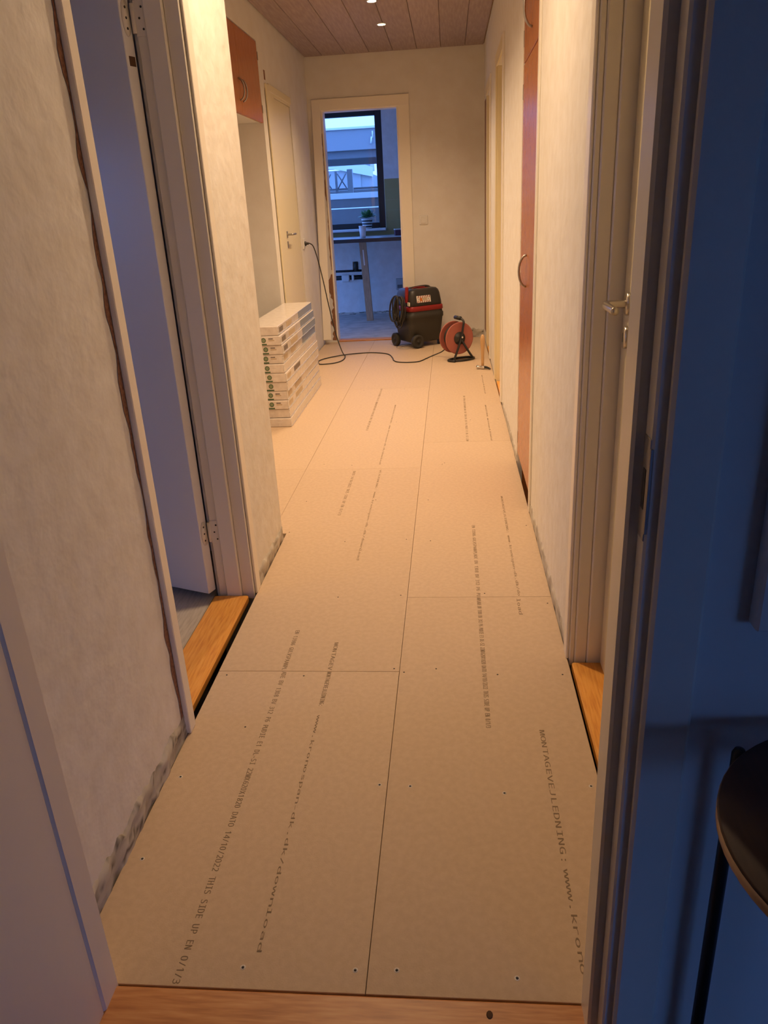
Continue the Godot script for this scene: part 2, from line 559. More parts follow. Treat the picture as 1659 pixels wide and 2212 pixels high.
	# the room behind the camera, with a tall window in its right wall
	wall_mesh("wall_room", "plain walls of the room behind the near doorway", [
		[Vector3(-2.2, -0.5, -0.80), Vector3(-2.3, H, 3.7)],
		[Vector3(4.2, -0.5, -0.80), Vector3(4.3, H, 3.7)],
		[Vector3(-2.3, -0.5, 3.6), Vector3(2.3, H, 3.7)],
		[Vector3(2.3, 1.42, 3.6), Vector3(4.0, H, 3.7)],
		[Vector3(2.3, -0.5, 3.6), Vector3(4.0, 0.1, 3.7)],
		[Vector3(4.0, -0.5, 3.6), Vector3(4.2, H, 3.7)]], M.room_wall)
	# the room behind the open door on the left, with a window in its far left wall
	wall_mesh("wall_side_room", "plain walls of the side room behind the open door", [
		[Vector3(-1.9, -0.5, -2.74), Vector3(-3.4, H, -2.84)],
		[Vector3(-3.3, -0.5, -2.74), Vector3(-3.4, H, -1.55)],
		[Vector3(-3.3, -0.5, -1.55), Vector3(-3.4, 1.0, -1.0)],
		[Vector3(-3.3, 1.65, -1.55), Vector3(-3.4, H, -1.0)],
		[Vector3(-3.3, -0.5, -1.0), Vector3(-3.4, H, -0.89)]], M.room_wall)
	# kitchen shell; unseen opening in the left wall added to let daylight in
	wall_mesh("wall_kitchen", "whitewashed kitchen walls around the dark-framed window", [
		[Vector3(-2.5, -0.5, -7.70), Vector3(-1.39, H, -7.82)],
		[Vector3(0.47, -0.5, -7.70), Vector3(1.1, H, -7.82)],
		[Vector3(-2.5, -0.5, -7.82), Vector3(-2.6, H, -8.0)],
		[Vector3(-2.5, -0.5, -8.0), Vector3(-2.6, 0.05, -9.6)],
		[Vector3(-2.5, 2.2, -8.0), Vector3(-2.6, H, -9.6)],
		[Vector3(-2.5, -0.5, -9.6), Vector3(-2.6, H, -9.95)],
		[Vector3(1.0, -0.5, -7.82), Vector3(1.1, H, -9.95)],
		[Vector3(-2.5, -0.5, -9.82), Vector3(1.0, 1.01, -9.95)],
		[Vector3(-2.5, -0.5, -9.78), Vector3(1.0, 0.42, -9.82)],
		[Vector3(-2.5, 0.635, -9.78), Vector3(1.0, 1.01, -9.82)],
		[Vector3(-2.5, 0.42, -9.78), Vector3(-1.62, 0.635, -9.82)],
		[Vector3(-1.02, 0.42, -9.78), Vector3(1.0, 0.635, -9.82)],
		[Vector3(-1.62, 0.475, -9.78), Vector3(-1.02, 0.512, -9.82)],
		[Vector3(-1.62, 0.54, -9.78), Vector3(-1.20, 0.635, -9.82)],
		[Vector3(-1.13, 0.54, -9.78), Vector3(-1.02, 0.635, -9.82)],
		[Vector3(-2.5, 2.30, -9.78), Vector3(1.0, H, -9.95)],
		[Vector3(-2.5, 1.01, -9.78), Vector3(-2.15, 2.30, -9.95)],
		[Vector3(-0.766, 1.01, -9.78), Vector3(1.0, 2.30, -9.95)]], M.kitchen_wall)
	# slabs
	var st := mb()
	bx(st, Vector3(-3.4, -0.65, 3.7), Vector3(4.3, -0.35, -9.95))
	tag(obj("subfloor", st, M.concrete, self), "concrete base deep beneath the floor boards", "floor", "", "structure")
	st = mb()
	bx(st, Vector3(-3.4, H, 3.7), Vector3(4.3, H + 0.15, -9.95))
	tag(obj("ceiling_slab", st, M.room_wall, self), "plain white ceiling of the rooms around the hall", "ceiling", "", "structure")
	st = mb()
	bx(st, Vector3(-2.2, -0.07, -0.80), Vector3(4.2, -0.002, 3.6))  # floor out of view, its dark tone chosen to soak up warm bounce
	tag(obj("floor_room", st, M.walnut, self), "unseen floor of the room behind the near doorway, made dark to cut bounce light", "floor", "", "structure")
	st = mb()
	bx(st, Vector3(-2.5, -0.07, -7.82), Vector3(1.0, 0.0, -9.78))
	tag(obj("floor_kitchen", st, M.concrete, self), "bare grey concrete kitchen floor", "floor", "", "structure")
	# side room floor: laminate planks
	var fl := setting("floor_side_room", "pale grey laminate plank floor of the side room", "floor")
	var rng := RandomNumberGenerator.new()
	rng.seed = 5
	for i in 13:
		var x1 := -0.862 - i * 0.19
		var zc := -0.9 - rng.randf() * 0.9 - 0.5
		for seg in [[-0.90, zc], [zc, -2.735]]:
			boxpart("plank", Vector3(x1, -0.02, seg[0] - 0.001), Vector3(x1 - 0.1885, -0.008, seg[1] + 0.001), M.laminate, fl, 0.0015)
	boxpart("underlay", Vector3(-0.86, -0.07, -0.89), Vector3(-3.3, -0.02, -2.74), M.concrete, fl)

func build_floor() -> void:
	var fl := setting("floor", "beige chipboard floor panels laid along the hall", "floor")
	var boards := []
	# row a: x -.768 .. -.168 ; row b: -.168 .. .322 ; row c: -1.262 .. -.768
	var xa := [-0.768, -0.1672]
	for z in [[-0.89, -1.866], [-1.866, -3.70], [-3.70, -5.535], [-5.535, -7.37], [-7.37, -7.705]]:
		var p := [xa[0], xa[1], z[0], z[1]]
		boards.append(p)
	for z in [[-0.89, -2.314], [-2.314, -4.14], [-4.14, -5.965], [-5.965, -7.705]]:
		boards.append([-0.1660, 0.3235, z[0], z[1]])
	for z in [[-2.85, -3.72], [-3.72, -5.555], [-5.555, -7.39], [-7.39, -7.705]]:
		boards.append([-1.262, -0.7692, z[0], z[1]])
	var made := []
	for i in boards.size():
		var b: Array = boards[i]
		var st := mb()
		var z0: float = b[2] - 0.0006
		var z1: float = b[3] + 0.0006
		if b[0] == -0.768 and z0 > -2.85:
			# in the narrow part the row is cut to the wall
			if z1 < -2.85:
				bx(st, Vector3(-0.7055, -0.022, z0), Vector3(b[1], 0.0, -2.88))
				bx(st, Vector3(-0.768, -0.022, -2.88), Vector3(b[1], 0.0, z1))
			else:
				bx(st, Vector3(-0.7055, -0.022, z0), Vector3(b[1], 0.0, z1), 0.0008)
		else:
			bx(st, Vector3(b[0], -0.022, z0), Vector3(b[1], 0.0, z1), 0.0008)
		made.append(obj("floor_board", st, M.chipboard if i % 2 == 0 else M.chipboard_b, fl))
	var head := "MONTAGEVEJLEDNING:"
	var url := "www.kronospan-dk.dk/download"
	var long := "EN 13986 GULVSPAANPLADE BV 1308 BV 312 P6 PUDIE E1 DL-SI 22MX620X1820 DATO 14/10/2022 THIS SIDE UP EN 0/1/3"
	lettering(made[0], head, -0.372, -1.862, -1.70, 0.0125)
	lettering(made[1], head.substr(0, 8), -0.373, -2.023, -1.872, 0.0125)
	lettering(made[0], url, -0.372, -1.66, -0.962, 0.0115)
	lettering(made[0], long.substr(20), -0.506, -1.862, -0.895, 0.0135)
	lettering(made[1], long.substr(0, 20), -0.510, -2.096, -1.872, 0.0135)
	lettering(made[1], "VEJLEDNING: " + url, -0.374, -3.68, -2.615, 0.0125)
	lettering(made[1], "DATO 14/10/2022 THIS SIDE UP EN 0/1/3", -0.507, -3.667, -3.073, 0.0135)
	lettering(made[2], head + " " + url, -0.386, -5.031, -3.77, 0.0125)
	lettering(made[2], long.substr(30), -0.520, -5.533, -4.421, 0.0135)
	lettering(made[5], long.substr(16), 0.079, -2.31, -1.613, 0.013)
	lettering(made[6], long.substr(0, 44), 0.079, -2.937, -2.318, 0.013)
	lettering(made[6], head + " " + url.substr(0, 22), 0.216, -3.271, -2.322, 0.0125)
	lettering(made[5], "load", 0.212, -2.30, -2.194, 0.0125)
	lettering(made[5], head, 0.213, -1.606, -1.19, 0.0125)
	lettering(made[5], "www.krono", 0.213, -1.17, -0.943, 0.0115)
	lettering(made[7], long.substr(0, 60), 0.082, -5.236, -4.15, 0.013)
	lettering(made[7], head + " " + url, 0.217, -4.958, -4.15, 0.0125)
	lettering(made[7], url, 0.231, -5.90, -5.286, 0.012)
	# screws: steel head sunk in a pale torn rim
	var screws := [[-0.393, -0.931], [-0.189, -0.934], [-0.115, -0.937], [0.096, -0.931], [-0.185, -1.4], [-0.113, -1.397], [0.104, -1.38], [0.303, -1.407], [-0.672, -1.167], [-0.676, -1.845], [-0.445, -1.842], [0.306, -2.268], [0.299, -1.853], [0.116, -1.852], [-0.183, -1.88], [-0.153, -1.862], [-0.409, -2.319], [-0.56, -1.607], [-0.672, -1.416], [0.297, -2.929], [-0.695, -2.892], [-0.685, -3.791], [-0.533, -3.765], [-0.058, -3.748], [-0.36, -3.253], [-0.118, -3.241], [-0.445, -2.789], [-0.195, -2.804], [-0.097, -2.787], [-0.685, -3.251], [-0.046, -3.769], [-0.19, -2.33], [0.1, -2.34], [-0.06, -1.88], [0.11, -4.6], [0.28, -4.6], [-0.35, -4.6], [-0.65, -5.5], [-0.35, -5.5]]
	var hole := mb(true)
	lathe(hole, [Vector2(0.0026, -0.001), Vector2(0.0026, 0.0004)], 10)
	var hole_mesh := fin(hole)
	var rim := mb(true)
	lathe(rim, [Vector2(0.0056, -0.001), Vector2(0.0052, 0.0002), Vector2(0.0024, 0.0001)], 12)
	var rim_mesh := fin(rim)
	for k in screws.size():
		var s: Array = screws[k]
		var owner_: Node = null
		for i in boards.size():
			var b: Array = boards[i]
			if s[0] > b[0] and s[0] < b[1] and s[1] < b[2] and s[1] > b[3]:
				owner_ = made[i]
		if owner_ == null:
			continue
		if s[1] > -1.45:
			var r := put("screw_rim", rim_mesh, M.carton, owner_)
			r.position = Vector3(s[0], 0, s[1])
		var h := put("screw", hole_mesh, M.black_screw, owner_)
		h.position = Vector3(s[0], 0, s[1])

func build_ceiling() -> void:
	var c := setting("ceiling", "reddish whitewashed wood panel ceiling of the hall", "ceiling")
	var i := 0
	var x := 0.370
	while x > -1.3:
		var x1 := minf(x, 0.320)
		var x0 := maxf(x - 0.21, -1.262)
		if x1 - x0 > 0.02:
			var zs := [[-2.848, -7.692]] if x1 < -0.72 else [[-0.898, -4.2 - 0.7 * (i % 3)], [-4.2 - 0.7 * (i % 3), -7.692]]
			if x1 >= -0.72 and x0 < -0.705:
				zs = [[-2.848, -7.692]]
				boxpart("plank", Vector3(-0.705, CEIL, -0.898), Vector3(x1 - 0.0015, CEIL + 0.012, -2.846), M["ceiling_plank_%d" % (i % 3)], c, 0.003)
			for z in zs:
				boxpart("plank", Vector3(x0 + 0.0015, CEIL, z[0]), Vector3(x1 - 0.0015, CEIL + 0.012, z[1] + 0.0015), M["ceiling_plank_%d" % (i % 3)], c, 0.003)
		x -= 0.21
		i += 1
	boxpart("backing", Vector3(0.328, CEIL + 0.0125, -0.89), Vector3(-0.712, CEIL + 0.0145, -7.70), M.raw_wood, c)
	boxpart("backing", Vector3(-0.712, CEIL + 0.0125, -2.84), Vector3(-1.27, CEIL + 0.0145, -7.70), M.raw_wood, c)
	# recessed lamps in a row
	var spots := [Vector2(-0.481, -6.60), Vector2(-0.487, -5.885), Vector2(-0.487, -5.15), Vector2(-0.487, -4.42), Vector2(-0.47, -3.68), Vector2(-0.33, -2.52)]
	for k in spots.size():
		var p: Vector2 = spots[k]
		var l := thing("ceiling_downlight", ["recessed spotlight in the wood ceiling, closest to the kitchen doorway", "recessed spotlight in the wood ceiling, second from the kitchen doorway", "recessed spotlight in the wood ceiling, third from the kitchen doorway", "recessed spotlight in the wood ceiling above the flooring cartons", "recessed spotlight in the wood ceiling before the beech cupboard", "recessed spotlight in the wood ceiling by the open doorway"][k], "ceiling light", Vector3(p.x, CEIL, p.y), 0.0, "recessed spotlights in the hall ceiling")
		var st := mb(true)
		lathe(st, [Vector2(0.030, 0.004), Vector2(0.030, -0.003), Vector2(0.040, -0.003), Vector2(0.042, 0.001)], 28)
		obj("ring", st, M.lamp_ring, l)
		st = mb(true)
		lathe(st, [Vector2(0.0, -0.0045), Vector2(0.029, -0.0045), Vector2(0.029, -0.002)], 24)
		obj("bulb", st, M.lamp_glow, l)
		var s := SpotLight3D.new()
		s.name = "spot"
		l.add_child(s)
		s.position = Vector3(0, -0.012, 0)
		s.rotation_degrees.x = -90
		s.light_color = lin(1.0, 0.68, 0.40)
		s.light_energy = 2.0 if k < 5 else 2.6
		s.light_size = 0.03
		s.spot_angle = 62 if k < 5 else 80
		s.spot_range = 12
		s.spot_attenuation = 2
		s.spot_angle_attenuation = 1.0
		s.shadow_enabled = true

func build_left_doorway() -> void:
	var t := setting("trim_1", "white painted frame and pine threshold of the open doorway", "door frame")
	var m: Material = M.trim_paint
	# far jamb, stepped
	boxpart("casing", Vector3(-0.7115, 0.0, -2.352), Vector3(-0.703, 2.14, -2.402), m, t, 0.002)
	boxpart("jamb", Vector3(-0.7125, -0.02, -2.346), Vector3(-0.757, 2.1, -2.362), m, t, 0.003)
	boxpart("jamb", Vector3(-0.757, -0.02, -2.336), Vector3(-0.812, 2.1, -2.362), m, t, 0.004)
	boxpart("jamb", Vector3(-0.812, -0.02, -2.346), Vector3(-0.840, 2.1, -2.366), m, t, 0.002)
	# near jamb and head
	boxpart("casing", Vector3(-0.7115, 0.0, -1.578), Vector3(-0.697, 2.14, -1.617), m, t, 0.002)
	boxpart("jamb", Vector3(-0.7125, -0.02, -1.600), Vector3(-0.853, 2.1, -1.632), m, t, 0.003)
	boxpart("head_jamb", Vector3(-0.7125, 2.085, -1.632), Vector3(-0.853, 2.11, -2.336), m, t, 0.003)
	boxpart("casing", Vector3(-0.7115, 2.09, -1.617), Vector3(-0.699, 2.14, -2.352), m, t, 0.002)
	boxpart("threshold", Vector3(-0.732, -0.025, -1.634), Vector3(-0.856, 0.002, -2.334), M.pine, t, 0.004)
	# the leaf, open into the side room
	var dir := Vector3(-0.938, 0, -0.346)
	var ang := atan2(-dir.z, dir.x)
	var d := thing("door_1", "flush white door standing open into the side room", "door", Vector3(-0.866, 0.0, -2.310), ang, "", "structure")
	boxpart("leaf", Vector3(0.0, 0.020, 0.0), Vector3(0.77, 2.065, 0.040), M.leaf_paint, d, 0.002)
	# in the leaf's frame x runs along the leaf; its hinge edge is the face x = 0
	for y in [0.244, 1.762]:
		var h := Node3D.new()
		h.name = "hinge"
		d.add_child(h, true)
		h.position = Vector3(0, y, 0)
		var st := mb(true)
		var rings := []
		for e in [0.0, -0.0025]:
			var ring := PackedVector3Array()
			for k in 20:
				var a := TAU * k / 20
				ring.append(Vector3(e, sin(a) * 0.044, 0.020 + cos(a) * 0.015))
			rings.append(ring)
		skin(st, rings)
		obj("hinge_plate", st, M.trim_paint, h)
		for k in 3:
			st = mb(true)
			lathe(st, [Vector2(0, -0.001), Vector2(0.0035, -0.001), Vector2(0.0035, 0.0008), Vector2(0.001, 0.0004)], 10, along(Vector3(-0.0022, (k - 1) * 0.025, 0.020), Vector3(-1, 0, 0)))
			obj("screw", st, M.black_screw, h)
		st = mb(true)
		lathe(st, [Vector2(0, -0.035), Vector2(0.006, -0.035), Vector2(0.006, 0.035), Vector2(0, 0.035)], 12, Transform3D(Basis.IDENTITY, Vector3(-0.009, 0, 0.040)))
		obj("knuckle", st, M.trim_paint, h)
		# the frame half of the hinge, on the jamb
		var p := boxpart("frame_plate", Vector3(-0.8125, y - 0.042, -2.3465), Vector3(-0.8395, y + 0.042, -2.3435), M.trim_paint, t, 0.001)
		for k in 3:
			st = mb(true)
			lathe(st, [Vector2(0, 0), Vector2(0.003, 0), Vector2(0.003, 0.0008), Vector2(0, 0.0006)], 10, along(Vector3(-0.818 - 0.008 * (k % 2), y + (k - 1) * 0.026, -2.3435), Vector3(0, 0, 1)))
			obj("screw", st, M.black_screw, p)
	boxpart("edge_slot", Vector3(-0.0006, 1.648, 0.010), Vector3(0.003, 1.672, 0.034), M.hole_and_knot_brown, d)  # flat patch, the shade inside the hole painted in dark brown

func build_right_wall() -> void:
	var m: Material = M.trim_paint
	var t := setting("trim_2", "cream painted frame and pine threshold of the closed door", "door frame")
	boxpart("casing", Vector3(0.3285, 0.0, -1.932), Vector3(0.319, 2.15, -1.985), m, t, 0.003)
	boxpart("jamb", Vector3(0.3275, -0.02, -1.926), Vector3(0.342, 2.1, -1.94), m, t, 0.003)
	boxpart("jamb", Vector3(0.342, -0.02, -1.921), Vector3(0.376, 2.1, -1.94), m, t, 0.0035)
	boxpart("jamb", Vector3(0.376, -0.02, -1.915), Vector3(0.452, 2.1, -1.94), m, t, 0.0035)
	boxpart("jamb", Vector3(0.3275, -0.02, -1.055), Vector3(0.452, 2.1, -1.085), m, t, 0.003)
	boxpart("casing", Vector3(0.3285, 0.0, -1.01), Vector3(0.319, 2.15, -1.063), m, t, 0.003)
	boxpart("head_jamb", Vector3(0.3275, 2.085, -1.085), Vector3(0.452, 2.105, -1.915), m, t, 0.003)
	boxpart("casing", Vector3(0.3285, 2.095, -1.063), Vector3(0.319, 2.15, -1.932), m, t, 0.003)
	boxpart("threshold", Vector3(0.333, -0.025, -1.087), Vector3(0.45, 0.003, -1.913), M.pine, t, 0.004)
	var d := thing("door_2", "cream flush door, closed, with brushed steel lever handle", "door", Vector3(0.412, 0.0, -1.50), 0.0, "", "structure")
	boxpart("leaf", Vector3(0.0, 0.006, 0.411), Vector3(0.039, 2.083, -0.404), M.cream_paint, d, 0.002)
	var h := Node3D.new()
	h.name = "lever_handle"
	d.add_child(h)
	h.position = Vector3(0, 1.02, -0.352)
	var st := mb(true)
	lathe(st, [Vector2(0, 0), Vector2(0.026, 0), Vector2(0.026, 0.006), Vector2(0.023, 0.009), Vector2(0.0, 0.009)], 28, along(Vector3.ZERO, Vector3(-1, 0, 0)))
	obj("rosette", st, M.steel, h)
	st = mb(true)
	tube(st, curve([Vector3(-0.004, 0, 0), Vector3(-0.035, 0, 0), Vector3(-0.050, 0, 0.004), Vector3(-0.055, 0, 0.018), Vector3(-0.055, 0, 0.07), Vector3(-0.055, 0, 0.12)], 5), 0.0088, 12)
	obj("lever", st, M.steel, h)
	st = mb(true)
	lathe(st, [Vector2(0, 0), Vector2(0.026, 0), Vector2(0.026, 0.006), Vector2(0.023, 0.009), Vector2(0.0, 0.009)], 28, along(Vector3(0, 0.943, -0.352), Vector3(-1, 0, 0)))
	var k := obj("key_rosette", st, M.steel, d)
	boxpart("keyhole", Vector3(-0.0095, 0.932, -0.3545), Vector3(-0.0088, 0.954, -0.3495), M.black_steel, k)  # flat black plate, the darkness of the keyhole painted on
	# tall built-in cupboard
	var c := thing("tall_cupboard", "tall built-in beech veneer cupboard with bow handles in right wall", "cupboard", Vector3(0.328, 0, -3.42))
	var cs := mb()
	bx(cs, Vector3(0.022, -0.34, 0.315), Vector3(0.55, 2.41, 0.297))
	bx(cs, Vector3(0.022, -0.34, -0.315), Vector3(0.55, 2.41, -0.297))
	bx(cs, Vector3(0.535, -0.34, 0.297), Vector3(0.55, 2.41, -0.297))
	bx(cs, Vector3(0.022, 0.062, 0.297), Vector3(0.535, 0.080, -0.297))
	bx(cs, Vector3(0.022, 2.392, 0.297), Vector3(0.535, 2.41, -0.297))
	bx(cs, Vector3(0.022, 1.774, 0.297), Vector3(0.535, 1.792, -0.297))
	obj("carcass", cs, M.beech, c)
	var ud := boxpart("upper_door", Vector3(-0.002, 1.786, 0.308), Vector3(0.020, 2.40, -0.308), M.beech, c, 0.002)
	var ld := boxpart("lower_door", Vector3(-0.002, 0.062, 0.308), Vector3(0.020, 1.780, -0.308), M.beech, c, 0.002)
	handle_bow(ud, Vector3(-0.002, 1.925, 0.03), Vector3(-1, 0, 0), 0.13, M.dull_steel)
	handle_bow(ld, Vector3(-0.002, 0.968, -0.03), Vector3(-1, 0, 0), 0.13, M.dull_steel)
	for y in [2.3, 1.878]:
		boxpart("hinge", Vector3(-0.004, y - 0.03, -0.309), Vector3(0.01, y + 0.03, -0.322), M.dull_steel, ud, 0.002)
	for y in [1.68, 0.908, 0.142]:
		boxpart("hinge", Vector3(-0.004, y - 0.03, -0.309), Vector3(0.01, y + 0.03, -0.322), M.dull_steel, ld, 0.002)
	var ct := setting("trim_3", "thin white edging strips around the beech cupboard", "trim")
	boxpart("edging", Vector3(0.3285, 0.0, -3.066), Vector3(0.320, 2.43, -3.106), m, ct, 0.002)
	boxpart("edging", Vector3(0.3285, 0.04, -3.742), Vector3(0.324, 2.43, -3.765), m, ct, 0.001)
	boxpart("edging", Vector3(0.3285, 2.40, -3.106), Vector3(0.320, 2.43, -3.742), m, ct, 0.002)
	# two further doors set in the right wall
	var spans := [[-5.05, -5.68], [-6.55, -7.18]]
	for i in 2:
		var z0: float = spans[i][0]
		var z1: float = spans[i][1]
		var cream: Material = M.cream_paint
		var f := setting("trim_%d" % (4 + i), ["cream door frame with pine threshold beyond the beech cupboard", "cream door frame beside the far corner"][i], "door frame")
		boxpart("casing", Vector3(0.3285, 0.012, z0 + 0.075), Vector3(0.317, 2.13, z0 - 0.004), m, f, 0.002)
		boxpart("casing", Vector3(0.3285, 0.012, z1 + 0.004), Vector3(0.317 + 0.007 * i, 2.13, z1 - 0.075), cream, f, 0.002)
		boxpart("casing", Vector3(0.3285, 2.055, z0 - 0.004), Vector3(0.317, 2.13, z1 + 0.004), cream, f, 0.002)
		boxpart("jamb", Vector3(0.328, -0.02, z1 + 0.014), Vector3(0.44, 2.06, z1), cream, f, 0.002)
		boxpart("jamb", Vector3(0.365, -0.02, z1 + 0.026), Vector3(0.40, 2.06, z1 + 0.010), cream, f, 0.002)
		boxpart("jamb", Vector3(0.328, -0.02, z0), Vector3(0.44, 2.06, z0 - 0.014), cream, f, 0.002)
		boxpart("threshold", Vector3(0.331, -0.025, z0 - 0.015), Vector3(0.438, 0.004, z1 + 0.027), M.pine, f, 0.003)
		var dd := thing("door_%d" % (3 + i), ["closed cream door between the cupboard and the hammer", "closed cream door by the far corner behind the hammer"][i], "door", Vector3(0.402, 0, (z0 + z1) / 2), 0.0, "", "structure")
		boxpart("leaf", Vector3(0.0, 0.008, (z0 - z1) / 2 - 0.016), Vector3(0.036, 2.058, -(z0 - z1) / 2 + 0.028), cream, dd, 0.002)
	var w := setting("trim_6", "brown plaster strip painted in for the dark gap by the corner", "trim")
	boxpart("gap_strip", Vector3(0.3285, 0.10, -7.35), Vector3(0.3265, 2.06, -7.56), M.brown_plaster, w)  # brown tone painted in for the dark gap beside the casing

func build_far_end() -> void:
	var m: Material = M.trim_paint
	var t := setting("trim_7", "white painted kitchen doorway frame with worn threshold", "door frame")
	boxpart("jamb", Vector3(-1.152, -0.02, -7.695), Vector3(-1.135, 2.09, -7.83), m, t, 0.003)
	boxpart("jamb", Vector3(-0.445, -0.02, -7.695), Vector3(-0.462, 2.09, -7.83), m, t, 0.003)
	boxpart("head_jamb", Vector3(-1.135, 2.075, -7.695), Vector3(-0.462, 2.092, -7.83), m, t, 0.003)
	boxpart("casing", Vector3(-0.448, 0.09, -7.701), Vector3(-0.345, 2.175, -7.688), m, t, 0.003)
	boxpart("casing", Vector3(-1.235, 2.085, -7.701), Vector3(-0.345, 2.178, -7.687), m, t, 0.003)
	boxpart("threshold", Vector3(-1.134, -0.02, -7.715), Vector3(-0.463, 0.012, -7.83), M.pine_cross, t, 0.004)
	boxpart("mortise", Vector3(-0.4625, 1.735, -7.745), Vector3(-0.4605, 1.765, -7.775), M.hole_and_knot_brown, t)  # hinge mortise as a flat patch, its inner shade in the colour
	# left casing has come loose and leans out at its foot
	var lc := boxpart("loose_casing", Vector3(-0.04, 0.0, 0.0), Vector3(0.04, 2.12, 0.016), m, t, 0.003)
	lc.transform = Transform3D(Basis.from_euler(Vector3(-0.060, 0, -0.018)), Vector3(-1.228, 0.045, -7.575))
	ragged_strip(t, "torn_edge", Vector3(-1.152, 0, -7.70), Vector3(-1, 0, 0), Vector3(0, 0, 1), 0.012, 0.7, 1.9, 41, M.brown_plaster)
	ragged_strip(t, "torn_edge", Vector3(-1.150, 0, -7.699), Vector3(-1, 0, 0), Vector3(0, 0, 1), 0.065, 0.02, 0.66, 42, M.brown_plaster)
	# light switch
	var s := thing("light_switch", "small white light switch on the far wall", "switch", Vector3(-0.243, 1.114, -7.70))
	boxpart("plate", Vector3(-0.04, -0.04, 0.0), Vector3(0.04, 0.04, 0.009), M.white_plastic, s, 0.003)
	boxpart("rocker", Vector3(-0.024, -0.028, 0.009), Vector3(0.024, 0.028, 0.013), M.white_plastic, s, 0.002)

func build_left_recess() -> void:
	var m: Material = M.trim_paint
	# wall cupboard over the recess
	var c := thing("wall_cupboard", "beech veneer wall cupboard with paired bow handles above the recess", "cupboard", Vector3(-1.27, 1.835, -5.20))
	boxpart("body", Vector3(-0.024, 0.0, 0.64), Vector3(-0.575, 0.485, -0.595), M.white_plastic, c)
	var d1 := boxpart("cupboard_door", Vector3(-0.022, -0.005, 0.63), Vector3(-0.002, 0.485, -0.038), M.beech, c, 0.002)
	var d2 := boxpart("cupboard_door", Vector3(-0.022, -0.005, -0.042), Vector3(-0.002, 0.485, -0.60), M.beech, c, 0.002)
	handle_bow(d1, Vector3(-0.002, 0.13, -0.005), Vector3(1, 0, 0), 0.12, M.dull_steel)
	handle_bow(d2, Vector3(-0.002, 0.13, -0.075), Vector3(1, 0, 0), 0.12, M.dull_steel)
	for y in [0.08, 0.40]:
		boxpart("hinge", Vector3(-0.010, y - 0.025, -0.6), Vector3(0.002, y + 0.025, -0.612), M.dull_steel, d2, 0.001)
	# cream door in the left wall
	var t := setting("trim_8", "cream door frame beside the wardrobe recess", "door frame")
	var cream: Material = M.cream_paint
	boxpart("casing", Vector3(-1.2705, 0.0, -5.93), Vector3(-1.256, 2.09, -6.02), cream, t, 0.003)
	boxpart("jamb", Vector3(-1.268, -0.02, -6.02), Vector3(-1.32, 2.06, -6.225), cream, t, 0.003)
	boxpart("head_jamb", Vector3(-1.268, 2.035, -6.225), Vector3(-1.32, 2.065, -6.83), cream, t, 0.003)
	boxpart("casing", Vector3(-1.2705, 2.05, -6.02), Vector3(-1.258, 2.10, -6.83), cream, t, 0.003)
	boxpart("threshold", Vector3(-1.274, -0.025, -6.02), Vector3(-1.32, 0.004, -6.83), M.pine, t, 0.002)
	boxpart("wall_hole", Vector3(-1.2702, 2.115, -5.945), Vector3(-1.2685, 2.175, -5.985), M.brown_plaster, t)
	var d := thing("door_5", "closed cream door with dull handle beside the stack of boxes", "door", Vector3(-1.276, 0, -6.528), 0.0, "", "structure")
	boxpart("leaf", Vector3(0.0, 0.006, 0.30), Vector3(-0.04, 2.033, -0.288), cream, d, 0.002)
	var h := Node3D.new()
	h.name = "lever_handle"
	d.add_child(h)
	h.position = Vector3(0, 1.085, 0.255)
	boxpart("plate", Vector3(0.0, -0.025, 0.017), Vector3(0.006, 0.025, -0.017), M.dull_steel, h, 0.002)
	var st := mb(true)
	tube(st, curve([Vector3(0.004, 0, 0), Vector3(0.035, 0, 0), Vector3(0.048, 0, -0.01), Vector3(0.05, 0, -0.11)], 5), 0.008, 10)
	obj("lever", st, M.dull_steel, h)
	boxpart("key_plate", Vector3(0.0, 0.985, 0.270), Vector3(0.006, 1.035, 0.240), M.dull_steel, d, 0.002)
	# socket
	var s := thing("wall_socket", "white wall socket beside the cream door", "socket", Vector3(-1.27, 0.985, -6.925))
	boxpart("plate", Vector3(0.0, -0.042, 0.042), Vector3(0.010, 0.042, -0.042), M.white_plastic, s, 0.003)
	boxpart("socket_well", Vector3(0.010, -0.024, 0.024), Vector3(0.0125, 0.024, -0.024), M.white_plastic, s, 0.002)

